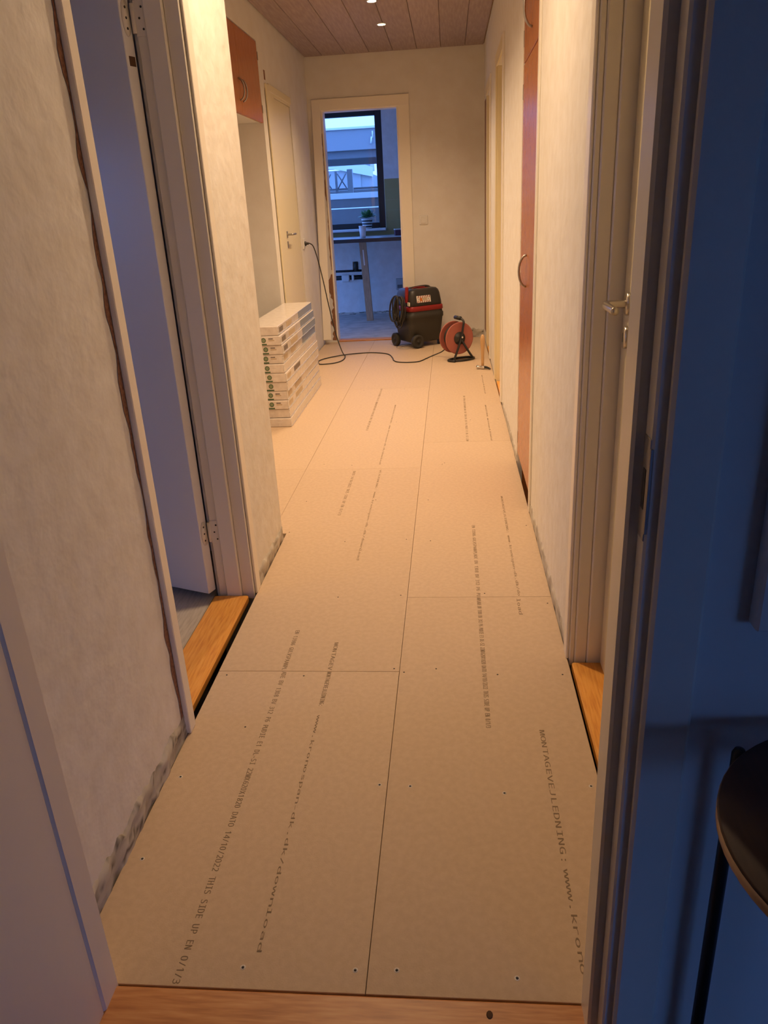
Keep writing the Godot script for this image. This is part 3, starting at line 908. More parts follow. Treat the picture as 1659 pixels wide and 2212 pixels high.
func build_near_doorway() -> void:
	var m: Material = M.trim_paint
	var t := setting("trim_9", "white painted frame of the near doorway with orange pine threshold", "door frame")
	# right jamb: stop, rabbet, casing
	boxpart("stop", Vector3(0.199, -0.02, -0.893), Vector3(0.246, 2.08, -0.834), m, t, 0.004)
	boxpart("jamb", Vector3(0.213, -0.02, -0.834), Vector3(0.246, 2.095, -0.801), m, t, 0.003)
	boxpart("casing", Vector3(0.2255, 0.0, -0.801), Vector3(0.284, 2.15, -0.786), m, t, 0.004)
	# left jamb
	boxpart("stop", Vector3(-0.609, -0.02, -0.893), Vector3(-0.656, 2.08, -0.838), m, t, 0.004)
	boxpart("jamb", Vector3(-0.6115, -0.02, -0.838), Vector3(-0.656, 2.095, -0.60), m, t, 0.003)
	boxpart("casing", Vector3(-0.6565, 0.0, -0.801), Vector3(-0.72, 2.15, -0.786), m, t, 0.004)
	boxpart("head_jamb", Vector3(-0.609, 2.065, -0.893), Vector3(0.199, 2.10, -0.834), m, t, 0.003)
	boxpart("casing", Vector3(-0.70, 2.095, -0.801), Vector3(0.284, 2.155, -0.786), m, t, 0.004)
	var th := boxpart("threshold", Vector3(-0.623, -0.025, -0.888), Vector3(0.212, 0.003, -0.79), M.pine_cross, t, 0.005)
	var st := mb(true)
	lathe(st, [Vector2(0.0, 0.0), Vector2(0.007, 0.0), Vector2(0.005, 0.0008), Vector2(0, 0.0008)], 10, Transform3D(Basis(Vector3(0.8, 0, 0), Vector3(0, 1, 0), Vector3(0, 0, 1.1)), Vector3(0.045, 0.003, -0.862)))
	obj("knot", st, M.hole_and_knot_brown, th)
	# the door that belongs here, folded right back against the wall on the left
	var d := thing("door_6", "white flush door opened back against the wall beside the near doorway", "door", Vector3(-0.66, 0.0, -0.60), 0.0, "", "structure")
	boxpart("leaf", Vector3(-0.80, 0.01, -0.042), Vector3(-0.001, 2.07, -0.001), M.leaf_paint, d, 0.002)
	# strike plate
	var s := boxpart("strike_plate", Vector3(0.2118, 0.892, -0.829), Vector3(0.2135, 1.012, -0.8035), M.dull_steel, t, 0.0006)
	boxpart("strike_slot", Vector3(0.2112, 0.928, -0.823), Vector3(0.2120, 0.975, -0.812), M.black_steel, s)  # thin black slip standing in for the shade inside the slot
	boxpart("strike_lip", Vector3(0.2118, 0.902, -0.8035), Vector3(0.2150, 1.002, -0.800), M.dull_steel, s, 0.0005)
	# flat white box on the wall
	var f := thing("fuse_box", "flat white wall box beside the near doorway above the stool", "wall box", Vector3(0.44, 0.79, -0.80))
	boxpart("housing", Vector3(-0.102, 0.0, 0.0), Vector3(0.2, 0.36, 0.026), M.room_wall, f, 0.003)
	boxpart("lid", Vector3(-0.088, 0.016, 0.0262), Vector3(0.186, 0.344, 0.029), M.room_wall, f, 0.001)

func build_kitchen() -> void:
	# window
	var w := thing("window_1", "dark framed kitchen window looking out at a carport", "window", Vector3(-1.458, 1.01, -9.86), 0.0, "", "structure")
	var fr: Material = M.window_frame
	boxpart("frame", Vector3(0.692, 0.0, -0.04), Vector3(0.61, 1.29, 0.04), fr, w, 0.006)
	boxpart("frame", Vector3(-0.692, 0.0, -0.04), Vector3(-0.61, 1.29, 0.04), fr, w, 0.006)
	boxpart("frame", Vector3(-0.61, 1.225, -0.04), Vector3(0.61, 1.29, 0.04), fr, w, 0.006)
	boxpart("frame", Vector3(-0.61, 0.0, -0.04), Vector3(0.61, 0.065, 0.04), fr, w, 0.006)
	boxpart("pane", Vector3(-0.61, 0.065, -0.003), Vector3(0.61, 1.225, 0.003), M.glass, w)
	var sl := boxpart("sill", Vector3(-0.70, -0.025, 0.04), Vector3(0.70, -0.001, 0.22), M.sill, w, 0.004)
	# tile field either side of the window
	var tl := setting("trim_10", "olive tile splashback below and beside the kitchen window", "tiles")
	for r in 5:
		var y := 0.975 + r * 0.115
		for c in 24:
			var x := -2.48 + c * 0.145
			if x + 0.143 > -2.17 and x < -0.766 and y + 0.113 > 0.985:
				if r > 0 or true:
					if x < -0.766 and x + 0.143 > -0.762:
						boxpart("tile", Vector3(-0.762, y, -9.781), Vector3(x + 0.1445, y + 0.1145, -9.774), M.tile_olive, tl)
					continue
			boxpart("tile", Vector3(x, y, -9.781), Vector3(x + 0.1445, y + 0.1145, -9.774), M.tile_olive, tl)
	boxpart("upstand", Vector3(-2.49, 0.93, -9.781), Vector3(0.99, 0.974, -9.770), M.tile_olive, tl)
	# worktop
	var k := thing("kitchen_worktop", "grey kitchen worktop with dark front edge under the window", "worktop", Vector3(-0.75, 0.89, -9.30))
	boxpart("top", Vector3(-1.74, 0.005, -0.468), Vector3(1.74, 0.04, 0.40), M.worktop, k, 0.002)
	boxpart("front_edge", Vector3(-1.74, 0.0, 0.401), Vector3(1.74, 0.039, 0.412), M.worktop_edge, k, 0.002)
	# prop
	var p := thing("timber_prop", "rough timber prop holding up the kitchen worktop", "timber", Vector3(-0.955, 0.0, -9.16))
	var b := boxpart("prop", Vector3(-0.04, 0.0, -0.022), Vector3(0.04, 0.885, 0.022), M.raw_wood, p, 0.002)
	b.rotation.z = 0.045
	boxpart("label_strip", Vector3(-0.008, 0.63, 0.022), Vector3(0.006, 0.80, 0.0235), M.white_plastic, b)
	# chased wall; pipes thickened so their black stands in for the channel shade
	var h := thing("wall_pipes", "dark water pipes in hacked channels of the kitchen wall", "pipes", Vector3(-1.25, 0.45, -9.78))
	var st := mb(true)
	tube(st, [Vector3(-0.36, 0.076, -0.018), Vector3(0.21, 0.078, -0.018)], 0.0125)
	obj("pipe", st, M.black_steel, h)
	st = mb(true)
	tube(st, [Vector3(-0.36, -0.003, -0.018), Vector3(0.22, -0.002, -0.018)], 0.024)
	obj("pipe", st, M.black_steel, h)
	st = mb(true)
	tube(st, [Vector3(0.085, 0.075, -0.006), Vector3(0.088, 0.18, 0.004)], 0.026)
	obj("stub", st, M.black_plastic, h)
	st = mb(true)
	tube(st, [Vector3(0.17, 0.0, 0.0), Vector3(0.172, 0.05, 0.012)], 0.014)
	obj("stub", st, M.black_plastic, h)
	boxpart("filler_patch", Vector3(-0.095, -0.05, 0.0), Vector3(0.0, 0.035, 0.03), M.kitchen_wall, h, 0.006)
	boxpart("filler_patch", Vector3(0.03, -0.04, 0.0), Vector3(0.06, 0.03, 0.026), M.kitchen_wall, h, 0.006)
	var s := thing("kitchen_socket", "grey socket low on the kitchen wall behind the vacuum", "socket", Vector3(-0.625, 0.345, -9.78))
	boxpart("plate", Vector3(-0.05, -0.07, 0.0), Vector3(0.05, 0.07, 0.03), M.outdoor_grey, s, 0.008)
	boxpart("socket_well", Vector3(-0.03, -0.045, 0.03), Vector3(0.03, -0.005, 0.034), M.fascia_dark, s, 0.002)
	# ragged plaster foot of the back wall
	var wk := setting("trim_11", "ragged crumbling plaster edge along the kitchen wall foot", "plaster")
	plaster_band(wk, Vector3(-2.0, 0, -9.78), Vector3(1, 0, 0), Vector3(0, 0, 1), 2.2, 0.03, 51, 0.7, 0.012)
	# plant
	var pot := thing("potted_plant", "bushy green plant in black and white striped pot on windowsill", "potted plant", Vector3(-0.985, 1.009, -9.71))
	var prof := [Vector2(0.050, 0.0), Vector2(0.068, 0.112)]
	for r in 7:
		var y0 := 0.112 * r / 7.0
		var y1 := 0.112 * (r + 1) / 7.0
		var r0 := 0.052 + 0.016 * r / 7.0
		var r1 := 0.052 + 0.016 * (r + 1) / 7.0
		st = mb(true)
		lathe(st, [Vector2(r0 * 0.9, y0), Vector2(r0, y0), Vector2(r1, y1), Vector2(r1 * 0.9, y1)], 24)
		obj("pot_band", st, M.pot_white if r % 2 == 0 else M.pot_black, pot)
	st = mb(true)
	lathe(st, [Vector2(0.0, 0.1), Vector2(0.06, 0.1), Vector2(0.055, 0.113), Vector2(0, 0.114)], 20)
	obj("soil", st, M.soil, pot)
	var rng := RandomNumberGenerator.new()
	rng.seed = 77
	for n in 110:
		st = mb()
		var az := rng.randf() * TAU
		var el := rng.randf_range(0.15, 1.45)
		var len_ := rng.randf_range(0.075, 0.12)
		var d3 := Vector3(cos(az) * cos(el), sin(el), sin(az) * cos(el))
		var o3 := Vector3(cos(az) * 0.02, 0.11 + 0.012, sin(az) * 0.02)
		var sd := d3.cross(Vector3.UP).normalized() * 0.015
		var mid := o3 + d3 * len_ * 0.6
		var tip := o3 + d3 * len_ - Vector3(0, 0.012 * rng.randf(), 0)
		var bend := sd.cross(d3).normalized() * 0.003
		quad(st, o3 - sd * 0.3, mid - sd, mid + bend, o3)
		quad(st, o3, mid + bend, mid + sd, o3 + sd * 0.3)
		tri(st, mid - sd, tip, mid + bend)
		tri(st, mid + bend, tip, mid + sd)
		obj("leaf", st, M.leaf_green if rng.randf() < 0.6 else M.leaf_pale, pot)
	var cup := thing("white_cup", "plain white tapered cup on the worktop before the plant", "cup", Vector3(-0.972, 0.93, -9.03))
	st = mb(true)
	lathe(st, [Vector2(0.0, 0.0), Vector2(0.030, 0.0), Vector2(0.041, 0.130), Vector2(0.038, 0.130), Vector2(0.028, 0.006), Vector2(0, 0.006)], 28)
	obj("body", st, M.pot_white, cup)
	var pk := thing("small_packet", "small dark packet with pale flap on the worktop", "packet", Vector3(-0.585, 0.93, -9.35), 0.2)
	boxpart("body", Vector3(-0.05, 0.0, -0.04), Vector3(0.06, 0.06, 0.04), M.pack_dark, pk, 0.003)
	boxpart("flap", Vector3(-0.055, 0.0605, -0.045), Vector3(0.065, 0.072, 0.045), M.white_plastic, pk, 0.003)

func build_outside() -> void:
	var st := mb()
	bx(st, Vector3(-40, -0.6, -9.96), Vector3(40, -0.36, -60))
	bx(st, Vector3(-40, -0.6, 40), Vector3(40, -0.36, -9.96))
	tag(obj("ground", st, M.ground, self), "grey paved ground outside the kitchen window", "ground", "", "structure")
	# fence of three wide boards
	var f := thing("board_fence", "low fence of wide dark boards outside the kitchen window", "fence", Vector3(-1.8, -0.36, -15.0))
	var ys := [0.80, 1.225, 1.54, 1.755]
	boxpart("fence_board", Vector3(-4, 0.0, -0.02), Vector3(4, 0.79, 0.02), M.fence_board, f, 0.004)
	boxpart("fence_board", Vector3(-4, 0.81, -0.02), Vector3(4, 1.225, 0.02), M.fence_board, f, 0.004)
	boxpart("fence_board", Vector3(-4, 1.245, -0.02), Vector3(4, 1.59, 0.02), M.fence_board, f, 0.004)
	boxpart("fence_board", Vector3(-4, 1.615, -0.02), Vector3(4, 1.76, 0.02), M.fence_board, f, 0.004)
	for y in [0.80, 1.235, 1.602]:
		boxpart("joint_strip", Vector3(-4, y - 0.008, 0.021), Vector3(4, y + 0.008, 0.026), M.render_white, f)
	boxpart("fence_cap", Vector3(-4, 1.762, -0.05), Vector3(4, 1.86, 0.05), M.outdoor_grey, f, 0.006)
	for x in [-3.2, -0.9, 1.4]:
		boxpart("post", Vector3(x, 0.0, -0.12), Vector3(x + 0.1, 1.75, -0.021), M.fence_board, f)
	# carport
	var c := thing("carport", "flat roofed carport with wide grey fascia behind the fence", "carport", Vector3(-1.8, -0.36, -16.5))
	boxpart("fascia", Vector3(-5, 2.66, -0.04), Vector3(5, 3.03, 0.02), M.fascia, c, 0.006)
	boxpart("roof_edge", Vector3(-5, 3.03, -0.08), Vector3(5, 3.075, 0.06), M.roof_edge, c, 0.006)
	boxpart("roof", Vector3(-5, 2.93, -5.0), Vector3(5, 3.03, -0.041), M.fascia_dark, c)
	boxpart("beam", Vector3(-5, 2.52, -0.22), Vector3(5, 2.66, -0.08), M.fascia_dark, c, 0.005)
	boxpart("beam", Vector3(-5, 2.62, -4.9), Vector3(5, 2.93, -4.75), M.fascia_dark, c, 0.005)
	for q in [[-4.6, -0.2], [4.4, -0.2], [-4.6, -4.8], [4.4, -4.8]]:
		boxpart("post", Vector3(q[0], 0, q[1] - 0.06), Vector3(q[0] + 0.12, 2.66, q[1] + 0.06), M.fascia_dark, c)
	st = mb(true)
	tube(st, [Vector3(0.33, 2.98, 0.05), Vector3(0.33, 2.86, 0.05)], 0.012)
	tube(st, [Vector3(0.31, 2.88, 0.05), Vector3(0.29, 2.76, 0.05)], 0.016)
	obj("drip_spout", st, M.render_white, c)
	# white house behind, its eaves sloping down to the right
	var h := thing("white_house", "white rendered house with sloping eaves beyond the carport", "house", Vector3(-4.5, -0.36, -27.0))
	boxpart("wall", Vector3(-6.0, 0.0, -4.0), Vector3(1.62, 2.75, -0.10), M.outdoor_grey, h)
	st = mb()
	var ev := [Vector3(-6.0, 2.86, 0), Vector3(0.75, 2.80, 0), Vector3(2.0, 2.52, 0), Vector3(2.02, 2.80, 0), Vector3(0.9, 3.2, 0), Vector3(-6.0, 3.7, 0)]
	for i in ev.size():
		var a: Vector3 = ev[i]
		var b: Vector3 = ev[(i + 1) % ev.size()]
		quad(st, a - Vector3(0, 0, 0.4), b - Vector3(0, 0, 0.4), b, a)
	var flat := PackedVector2Array(ev.map(func(q): return Vector2(q.x, q.y)))
	var cut := Geometry2D.triangulate_polygon(flat)
	for i in range(0, cut.size(), 3):
		var q := [ev[cut[i]], ev[cut[i + 1]], ev[cut[i + 2]]]
		if (q[1] - q[0]).cross(q[2] - q[0]).z < 0:
			q = [q[0], q[2], q[1]]
		tri(st, q[0], q[1], q[2])
		tri(st, q[0] - Vector3(0, 0, 0.4), q[2] - Vector3(0, 0, 0.4), q[1] - Vector3(0, 0, 0.4))
	obj("bargeboard", st, M.roof_edge, h)
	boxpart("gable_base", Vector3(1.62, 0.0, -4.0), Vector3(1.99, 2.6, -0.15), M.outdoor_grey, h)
	var g := boxpart("gable", Vector3(1.0, 2.75, -2.0), Vector3(1.92, 3.25, -0.45), M.mortar, h)
	for r in 6:
		var yy := 2.78 + r * 0.078
		for k in 4:
			var x0 := 1.0 + 0.23 * k + (0.11 if r % 2 else 0.0)
			boxpart("brick", Vector3(x0 + 0.008, yy, -0.45), Vector3(minf(x0 + 0.222, 1.92), yy + 0.064, -0.435), M.brick, g)
	var ow := thing("white_outbuilding", "white flat outbuilding wall right of the sloping eaves", "building", Vector3(-1.6, -0.36, -30.0))
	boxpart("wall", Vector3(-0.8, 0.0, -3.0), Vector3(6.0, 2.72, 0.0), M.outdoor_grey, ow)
	boxpart("roof_edge", Vector3(-0.9, 2.72, -3.1), Vector3(6.2, 3.12, 0.1), M.roof_edge, ow, 0.01)
	# trellis posts and braces in front of the house
	var tr := thing("garden_trellis", "grey timber trellis with crossed braces beyond the fence", "trellis", Vector3(-3.6, -0.36, -22.0))
	for k in 8:
		var x := -2.0 + k * 0.36 + 0.05 * (k % 3)
		boxpart("post", Vector3(x, 0.0, -0.03), Vector3(x + 0.06, 2.52, 0.03), M.fascia, tr)
		st = mb(true)
		tube(st, [Vector3(x + 0.07, 2.10, 0.0), Vector3(x + 0.30, 2.46, 0.0)], 0.018, 6)
		obj("brace", st, M.fascia_dark, tr)
		st = mb(true)
		tube(st, [Vector3(x + 0.07, 2.46, 0.02), Vector3(x + 0.30, 2.10, 0.02)], 0.018, 6)
		obj("brace", st, M.fascia_dark, tr)
	boxpart("rail", Vector3(-2.1, 2.05, -0.04), Vector3(2.6, 2.10, 0.04), M.fascia_dark, tr)
	boxpart("base_board", Vector3(-2.1, 0.0, -0.02), Vector3(2.6, 2.04, 0.02), M.outdoor_grey, tr)
	boxpart("pillar", Vector3(0.92, 0.0, 0.05), Vector3(1.06, 2.55, 0.19), M.outdoor_grey, tr)

func build_boxes() -> void:
	var rng := RandomNumberGenerator.new()
	rng.seed = 12
	var hh := 0.0566
	var shift := [0.006, 0.0, -0.002, -0.004, 0.004, 0.002, -0.006, -0.010, -0.004, -0.010, -0.022]
	for i in 11:
		var where: String = ["lying on the floor, lowest of the stack", "second from the floor in the stack", "third from the floor in the stack", "fourth from the floor in the stack", "fifth from the floor in the stack", "sixth from the floor, middle of the stack", "fifth from the top of the stack", "fourth from the top of the stack", "third from the top of the stack", "second from the top of the stack", "on top of the stack"][i]
		var c := thing("flooring_carton", "film-wrapped white flooring carton " + where, "carton", Vector3(-1.118 + shift[i], hh * i + 0.0005, -5.155 + rng.randf_range(-0.006, 0.006)), 0.0, "stack of flooring cartons")
		boxpart("box", Vector3(-0.104, 0.0, -0.60), Vector3(0.104, hh - 0.0015, 0.60), M.carton, c, 0.004)
		# end prints
		var has_logo := i > 1 and i < 10
		if has_logo:
			var e := boxpart("end_print", Vector3(-0.060, 0.003, 0.6002), Vector3(0.018, 0.011, 0.6010), M.print_green, c)
			var st := mb()
			lathe(st, [Vector2(0, 0), Vector2(0.0145, 0), Vector2(0.0145, 0.0008), Vector2(0, 0.0008)], 18, along(Vector3(0.000, 0.031, 0.6002), Vector3(0, 0, 1)))
			obj("logo_disc", st, M.print_green, e)
			st = mb()
			lathe(st, [Vector2(0, 0), Vector2(0.010, 0), Vector2(0.010, 0.0012), Vector2(0, 0.0012)], 18, along(Vector3(0.000, 0.031, 0.6002), Vector3(0, 0, 1)))
			obj("logo_disc", st, M.print_pale_green, e)
			if i not in [6, 5, 4]:
				for r in 2:
					boxpart("printed_line", Vector3(0.030, 0.026 + r * 0.010, 0.6002), Vector3(0.066 - r * 0.008, 0.033 + r * 0.010, 0.6008), M.print_dark if r else M.print_beige, c)
		# long side prints: label patches near, grey picture panel far
		boxpart("side_panel_print", Vector3(0.1042, 0.003, -0.595), Vector3(0.1048, hh - 0.004, -0.05 + rng.randf_range(-0.02, 0.02)), M.print_grey if i > 6 else M.carton, c)
		if i in [2, 3, 5, 7, 8, 9, 10]:
			boxpart("side_label", Vector3(0.1042, 0.014, 0.45), Vector3(0.1050, 0.042, 0.56), M.print_dark if i > 7 else M.print_beige, c)
			boxpart("side_label", Vector3(0.1042, 0.014, 0.10 + rng.randf() * 0.1), Vector3(0.1050, 0.044, 0.34), M.print_beige if i != 5 else M.print_dark, c)
		# loose fold of film along the edges
		var fs := mb(true)
		var pts := []
		for k in 25:
			var z := 0.60 - 1.2 * k / 24.0
			pts.append(Vector3(0.1045 + 0.0035 * absf(sin(k * 1.7 + i)), 0.005 + 0.002 * sin(k * 2.3 + i * 1.3), z))
		tube(fs, pts, 0.0018, 5)
		obj("film_fold", fs, M.film, c)
		fs = mb(true)
		pts = []
		for k in 9:
			pts.append(Vector3(0.1035 + 0.003 * absf(sin(k * 2.1 + i)), 0.003 + (hh - 0.008) * k / 8.0, 0.6 + 0.002 * sin(k * 1.9)))
		tube(fs, pts, 0.0018, 5)
		obj("film_fold", fs, M.film, c)

func build_vacuum() -> void:
	var v := thing("vacuum_cleaner", "dark grey industrial vacuum cleaner with red band and coiled cable", "vacuum cleaner", Vector3(-0.305, 0.0, -7.395), deg_to_rad(33))
	var st := mb(true)
	skin(st, [rring(0.30, 0.27, 0.05, 0.045), rring(0.33, 0.30, 0.055, 0.06), rring(0.36, 0.325, 0.055, 0.20), rring(0.372, 0.335, 0.055, 0.262), rring(0.384, 0.345, 0.055, 0.270), rring(0.384, 0.345, 0.055, 0.305), rring(0.370, 0.335, 0.055, 0.312), rring(0.365, 0.33, 0.055, 0.335)])
	obj("tank", st, M.grey_plastic, v)
	st = mb(true)
	skin(st, [rring(0.366, 0.332, 0.05, 0.333), rring(0.376, 0.342, 0.05, 0.338), rring(0.372, 0.338, 0.05, 0.372), rring(0.358, 0.325, 0.05, 0.378)])
	obj("band", st, M.red_plastic, v)
	st = mb(true)
	skin(st, [rring(0.356, 0.325, 0.05, 0.376), rring(0.354, 0.322, 0.05, 0.40), rring(0.335, 0.295, 0.05, 0.480), rring(0.318, 0.275, 0.05, 0.510), rring(0.290, 0.245, 0.05, 0.526), rring(0.24, 0.19, 0.05, 0.530)])
	obj("head", st, M.black_plastic, v)
	# carrying handle and red grip rails on top
	st = mb(true)
	tube(st, curve([Vector3(-0.15, 0.475, 0.02), Vector3(-0.12, 0.522, 0.02), Vector3(0.0, 0.537, 0.02), Vector3(0.10, 0.532, 0.02), Vector3(0.15, 0.48, 0.02)], 6), 0.012, 10)
	obj("top_handle", st, M.black_plastic, v)
	st = mb(true)
	tube(st, curve([Vector3(-0.13, 0.505, 0.085), Vector3(-0.05, 0.528, 0.085), Vector3(0.05, 0.528, 0.085)], 5), 0.006, 8)
	obj("red_rail", st, M.red_plastic, v)
	st = mb(true)
	tube(st, curve([Vector3(-0.13, 0.515, 0.04), Vector3(-0.05, 0.536, 0.04), Vector3(0.05, 0.536, 0.04)], 5), 0.005, 8)
	obj("red_rail", st, M.red_plastic, v)
	# cable hook at the left
	st = mb()
	bx(st, Vector3(-0.215, 0.40, 0.075), Vector3(-0.185, 0.545, 0.105), 0.008)
	var hook := obj("cable_hook", st, M.red_plastic, v)
	hook.rotation.z = -0.05
	boxpart("socket_flap", Vector3(-0.186, 0.385, 0.11), Vector3(-0.176, 0.42, 0.15), M.sticker, v, 0.003)
	# warning sticker, following the slope of the head
	var sl := Node3D.new()
	sl.name = "warning_sticker"
	v.add_child(sl)
	sl.transform = Transform3D(Basis.from_euler(Vector3(-0.20, 0, 0)), Vector3(-0.035, 0.440, 0.1575))
	boxpart("plate", Vector3(-0.075, -0.031, -0.002), Vector3(0.075, 0.031, 0.002), M.sticker, sl, 0.001)
	for k in 6:
		st = mb()
		var x := -0.066 + k * 0.024
		quad(st, Vector3(x, 0.010, 0.0024), Vector3(x + 0.008, 0.010, 0.0024), Vector3(x + 0.020, 0.031, 0.0024), Vector3(x + 0.012, 0.031, 0.0024))
		quad(st, Vector3(x - 0.008, -0.031, 0.0024), Vector3(x, -0.031, 0.0024), Vector3(x + 0.008, -0.014, 0.0024), Vector3(x, -0.014, 0.0024))
		obj("stripe", st, M.red_plastic, sl)
	boxpart("orange_block", Vector3(-0.043, -0.017, 0.0021), Vector3(-0.016, 0.012, 0.0026), M.orange, sl)
	boxpart("symbol", Vector3(-0.062, -0.004, 0.0021), Vector3(-0.046, 0.0, 0.0026), M.print_dark, sl)
	boxpart("symbol", Vector3(0.042, -0.004, 0.0021), Vector3(0.058, 0.0, 0.0026), M.print_dark, sl)
	boxpart("label_block", Vector3(-0.012, -0.012, 0.0021), Vector3(0.034, 0.012, 0.0026), M.print_beige, sl)
	# wheels
	var wm := mb(true)
	lathe(wm, [Vector2(0, -0.022), Vector2(0.052, -0.022), Vector2(0.062, -0.016), Vector2(0.062, 0.016), Vector2(0.052, 0.022), Vector2(0.040, 0.022), Vector2(0.036, 0.014), Vector2(0.012, 0.014), Vector2(0.010, 0.024), Vector2(0, 0.024)], 28)
	var wheel := fin(wm)
	for p in [[Vector3(-0.125, 0.062, 0.178), Vector3(0, 0, 1)], [Vector3(-0.205, 0.062, -0.095), Vector3(-1, 0, 0)], [Vector3(0.13, 0.062, -0.165), Vector3(0, 0, -1)]]:
		var w := put("wheel", wheel, M.dark_rubber, v)
		w.transform = along(p[0], p[1])
	for x in [-0.06, 0.14]:
		boxpart("foot", Vector3(x, 0.0, 0.09), Vector3(x + 0.03, 0.05, 0.12), M.black_plastic, v, 0.004)
	# cable and hose loops hung on the left side
	var rng := RandomNumberGenerator.new()
	rng.seed = 3
	for k in 11:
		st = mb(true)
		var pts := []
		var cz := 0.03 + rng.randf_range(-0.05, 0.045)
		var drop := rng.randf_range(0.20, 0.275) + (0.05 if k == 0 else 0.0)
		var wd := rng.randf_range(0.05, 0.095) + (0.03 if k == 0 else 0.0)
		var lean := rng.randf_range(-0.035, 0.03)
		var out := -0.205 - 0.006 * (k % 5)
		for i in 28:
			var a := TAU * i / 28
			pts.append(Vector3(out - 0.016 * sin(a) * sin(a) - 0.01 * absf(cos(a)), 0.475 - drop / 2 + cos(a) * drop / 2, cz + sin(a) * wd + lean * (1 - cos(a))))
		tube(st, pts, 0.0055 if k % 3 else 0.008, 7, true)
		obj("cable_loop", st, M.black_plastic if k % 3 else M.grey_plastic, v)
	st = mb(true)
	var ring := []
	for i in 30:
		var a := 2.0 * TAU * i / 30
		ring.append(Vector3(-0.19 + cos(a) * (0.07 + 0.002 * i), 0.004 + 0.0006 * i, 0.10 + sin(a) * (0.05 + 0.001 * i)))
	tube(st, ring, 0.0022, 5)
	obj("loose_wire", st, M.dull_steel, v)

func build_reel() -> void:
	var r := thing("cable_reel", "red extension cable reel on a black tubular stand", "cable reel", Vector3(0.042, 0.0, -6.56), deg_to_rad(30))
	var cy := 0.188
	for z in [-0.052, 0.052]:
		var st := mb(true)
		lathe(st, [Vector2(0.03, -0.0025), Vector2(0.122, -0.0025), Vector2(0.132, -0.006), Vector2(0.134, 0.0), Vector2(0.132, 0.006), Vector2(0.122, 0.0025), Vector2(0.03, 0.0025)], 40, along(Vector3(0, cy, z), Vector3(0, 0, 1)))
		obj("flange", st, M.reel_red, r)
	var st := mb(true)
	lathe(st, [Vector2(0.0, -0.049), Vector2(0.06, -0.049), Vector2(0.06, 0.049), Vector2(0.0, 0.049)], 28, along(Vector3(0, cy, 0), Vector3(0, 0, 1)))
	obj("drum", st, M.black_plastic, r)
	st = mb(true)
	var pts := []
	for i in 7 * 26:
		var a := TAU * i / 26.0
		pts.append(Vector3(cos(a) * 0.092, cy + sin(a) * 0.092, -0.044 + 0.088 * i / (7.0 * 26.0)))
	tube(st, pts, 0.0062, 6)
	obj("wound_cable", st, M.dark_rubber, r)
	st = mb(true)
	lathe(st, [Vector2(0.0, 0.0), Vector2(0.054, 0.0), Vector2(0.052, 0.008), Vector2(0.036, 0.010), Vector2(0.034, 0.018), Vector2(0.0, 0.018)], 28, along(Vector3(0, cy, 0.054), Vector3(0, 0, 1)))
	var hub := obj("hub", st, M.black_plastic, r)
	st = mb(true)
	lathe(st, [Vector2(0.0, 0.0), Vector2(0.009, 0.0), Vector2(0.007, 0.012), Vector2(0.0, 0.012)], 14, along(Vector3(0.004, cy + 0.012, 0.088), Vector3(0, 0, 1)))
	obj("axle_cap", st, M.chrome, hub)
	# stand: front tube, second leg, handle bar
	st = mb(true)
	tube(st, curve([Vector3(-0.075, 0.012, 0.082), Vector3(-0.045, 0.08, 0.084), Vector3(0.0, cy, 0.080), Vector3(0.022, 0.29, 0.080), Vector3(0.030, 0.325, 0.074), Vector3(0.026, 0.345, 0.045), Vector3(0.022, 0.350, -0.02), Vector3(0.022, 0.350, -0.05)], 6), 0.0095, 10)
	obj("frame_tube", st, M.black_steel, r)
	st = mb(true)
	tube(st, [Vector3(0.004, cy - 0.01, 0.080), Vector3(0.06, 0.09, 0.082), Vector3(0.115, 0.012, 0.082)], 0.0095, 10)
	obj("frame_tube", st, M.black_steel, r)
	st = mb(true)
	tube(st, [Vector3(0.023, 0.349, 0.035), Vector3(0.022, 0.350, -0.05)], 0.0165, 14)
	obj("grip", st, M.black_plastic, r)
	st = mb(true)
	var loop := []
	for i in 32:
		var a := TAU * i / 32
		loop.append(Vector3(0.02 + cos(a) * 0.125 * (1.0 if absf(cos(a)) < 0.8 else 0.98), 0.0095, 0.045 + sin(a) * 0.062))
	tube(st, loop, 0.0092, 8, true)
	obj("base_loop", st, M.black_steel, r)
	st = mb(true)
	tube(st, [Vector3(-0.10, 0.0095, 0.045), Vector3(-0.075, 0.0095, 0.105)], 0.011, 8)
	obj("foot", st, M.black_steel, r)

